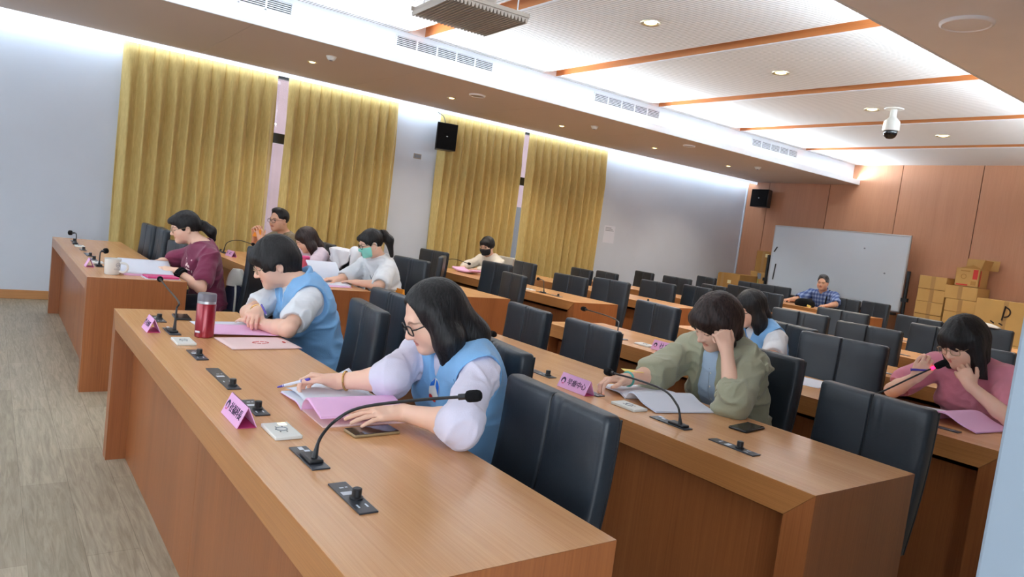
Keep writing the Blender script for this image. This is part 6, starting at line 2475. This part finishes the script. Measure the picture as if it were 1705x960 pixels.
# ---------------------------------------------------------------- man with black mask
p = Person('man in cream sweatshirt with black face mask in front of the curtains',
           dict(head=(-8.068, 5.489, 1.108), neck=(-8.090, 5.580, 0.968), shL=(-7.915, 5.60, 0.912), shR=(-8.275, 5.555, 0.905),
                elL=(-7.72, 5.44, 0.80), wrL=(-7.82, 5.22, 0.795), elR=(-8.25, 5.30, 0.80), wrR=(-8.06, 5.16, 0.795)),
           yaw=24, pitch=12, h=0.0066, male=True, pel=(-8.08, 5.72, 0.57))
p.body(dict(L=dict(d=(-0.5, -0.7, 0), n=(0, 0, -1), curl=RELAX), R=dict(d=(0.3, -0.9, 0), n=(0, 0, -1), curl=RELAX)), eyes='open')
p.shirt('sweatshirt', M['cream_tee'], 0.022, 1.85, (0.070, 0.062), wr=0.010, fr=9, collar=0.066)
p.trousers(M['dark_trouser'])
p.hair(M['hair'], [('e', (-0.012, 0, 0.036), (0.108, 0.09, 0.1)), ('e', (0.078, 0, 0.058), (0.034, 0.062, 0.036)), ('e', (0, 0.07, 0.02), (0.05, 0.022, 0.03)), ('e', (0, -0.07, 0.02), (0.05, 0.022, 0.03))],
       [('e', (0.112, 0, -0.05), (0.066, 0.1, 0.085)), ('e', (0.03, 0, -0.125), (0.15, 0.16, 0.105))], streak=0.003)
p.mask(M['mask_k'])
p.glasses('frame_g', 0.025, 0.018, 0.0018)

# ---------------------------------------------------------------- man in blue plaid
p = Person('grey-haired man in a blue plaid shirt with a black shoulder strap before the whiteboard',
           dict(head=(-6.413, 11.037, 1.140), neck=(-6.435, 11.130, 0.992), shL=(-6.240, 11.15, 0.955), shR=(-6.640, 11.12, 0.945),
                elL=(-6.095, 10.95, 0.83), wrL=(-6.12, 10.74, 0.795), elR=(-6.72, 10.88, 0.82), wrR=(-6.74, 10.66, 0.795)),
           yaw=14, pitch=6, h=0.007, male=True, skin='skin_t', pel=(-6.43, 11.26, 0.57))
p.body(dict(L=dict(d=(-0.1, -1, 0), n=(0, 0, -1), curl=RELAX), R=dict(d=(0.0, -1, 0), n=(0, 0, -1), curl=RELAX)), eyes='open')
p.shirt('plaid_shirt', M['plaid'], 0.018, 0.80, (0.070, 0.084), wr=0.004, vneck=(0.02, 0.07), collar=0.066)
p.collar(M['plaid'], r=0.078, hgt=0.018, gap=30, th=0.009)
p.trousers(M['dark_trouser'])
p.hair(M['hair_g'], [('e', (-0.016, 0, 0.038), (0.104, 0.083, 0.094)), ('e', (0.01, 0, 0.105), (0.06, 0.06, 0.026))], man_cut, streak=0.003, hh=0.0055)
mb = MB()
mb.tube(bez([tuple(p.T(-0.1, 0.09, -0.12) - np.array(p.org)), tuple(p.T(0.0, 0.11, 0.035) - np.array(p.org)), tuple(p.T(0.13, 0.10, -0.12) - np.array(p.org)), tuple(p.T(0.14, 0.08, -0.3) - np.array(p.org))], 20), 0.012, 6)
mb.build('shoulder_strap', M['foam'], p.root)
P_COVE, P_WASH, P_DAY, P_SIDE, P_DL, EXPO = 275.0, 46.0, 75.0, 90.0, 130.0, 0.34
# ================================================================== CAMERA
Fpx, yaw, pitch, roll = 1192.47, 0.639101, -0.0824107, 0.1243096
fw = Vector((-math.cos(yaw) * math.cos(pitch), math.sin(yaw) * math.cos(pitch), math.sin(pitch)))
rt = fw.cross(Vector((0, 0, 1))).normalized()
up = rt.cross(fw)
c_, s_ = math.cos(roll), math.sin(roll)
r2, u2 = rt * c_ + up * s_, up * c_ - rt * s_
cam = bpy.data.cameras.new('camera')
cam.sensor_fit = 'HORIZONTAL'
cam.sensor_width = 36.0
cam.lens = 36.0 * Fpx / 1705.0
cam.clip_start = 0.05
co = bpy.data.objects.new('camera', cam)
COL.objects.link(co)
co.matrix_world = Matrix(((r2.x, u2.x, -fw.x, 0), (r2.y, u2.y, -fw.y, 0), (r2.z, u2.z, -fw.z, 1.386), (0, 0, 0, 1)))
SC.camera = co


# ================================================================== LIGHT
def area(name, loc, aim, sx, sy, power, col, spread=180):
    l = bpy.data.lights.new(name, 'AREA')
    l.shape = 'RECTANGLE'
    l.size, l.size_y = sx, sy
    l.energy = power
    l.color = col
    l.spread = math.radians(spread)
    o = bpy.data.objects.new(name, l)
    COL.objects.link(o)
    o.location = loc
    zz = -Vector(aim).normalized()
    yy = Vector((0, 1, 0)) if abs(zz.y) < 0.9 else Vector((0, 0, 1))
    xx = yy.cross(zz).normalized()
    yy = zz.cross(xx)
    o.rotation_euler = Matrix((xx, yy, zz)).transposed().to_euler()
    return o


COOL = (0.80, 0.91, 1.0)
LEN = YB - YF
ym = (YB + YF) / 2
# LED strips lying in the two coves, throwing light up at the ribbed ceiling and the recess walls
area('cove_strip_left', (XS - 0.045, ym, ZS + 0.088), (1.0, 0, 0.6), 0.03, LEN, P_COVE, COOL, 115)
area('cove_strip_right', (XR + 0.045, ym, ZS + 0.088), (-1.0, 0, 0.6), 0.03, LEN, P_COVE * 0.8, COOL, 115)
# LED strip in the slot above the curtains
area('wall_wash_strip', (XW + 0.10, ym, ZS + 0.078), (0, 0, -1), 0.06, LEN, P_WASH, COOL)
# daylight entering by the window behind the camera and the curtained windows
area('daylight_front', (-4.1, YF - 0.25, 1.9), (0, 1, 0.35), 6.8, 1.8, P_DAY, (0.84, 0.92, 1.0))
area('daylight_right', (XE + 0.3, -0.85, 1.3), (-1, 0, 0.45), 2.2, 3.3, P_SIDE, (0.84, 0.92, 1.0))
area('daylight_side_window', (XW - 0.6, 2.85, 1.8), (1, 0, 0), 2.4, 3.0, 30, (1, 1, 1))
area('daylight_side_window_2', (XW - 0.6, 6.8, 1.8), (1, 0, 0), 2.4, 3.0, 30, (1, 1, 1))
for i, (x, y, z, r, lab) in enumerate(DL):
    l = bpy.data.lights.new('downlight_lamp', 'SPOT')
    l.energy = P_DL if r > 0.07 else P_DL * (0.45 if r == 0.055 else 0.9)  # the added right-soffit lamps burn stronger than the left row
    l.color = (1.0, 0.90, 0.74)
    l.spot_size = math.radians(120)
    l.spot_blend = 0.8
    l.shadow_soft_size = 0.05
    o = bpy.data.objects.new('downlight_lamp', l)
    COL.objects.link(o)
    o.location = (x, y, z - 0.03)
w = bpy.data.worlds.new('sky')
SC.world = w
w.use_nodes = True
bg = w.node_tree.nodes['Background']
bg.inputs['Color'].default_value = (0.85, 0.92, 1.0, 1)
bg.inputs['Strength'].default_value = 1.6
vs = SC.view_settings
vs.view_transform = 'Standard'
vs.look = 'None'
vs.gamma = 1.0
vs.use_curve_mapping = False
vs.exposure = EXPO
SC.cycles.max_bounces = 10
SC.cycles.diffuse_bounces = 7
SC.cycles.use_denoising = True
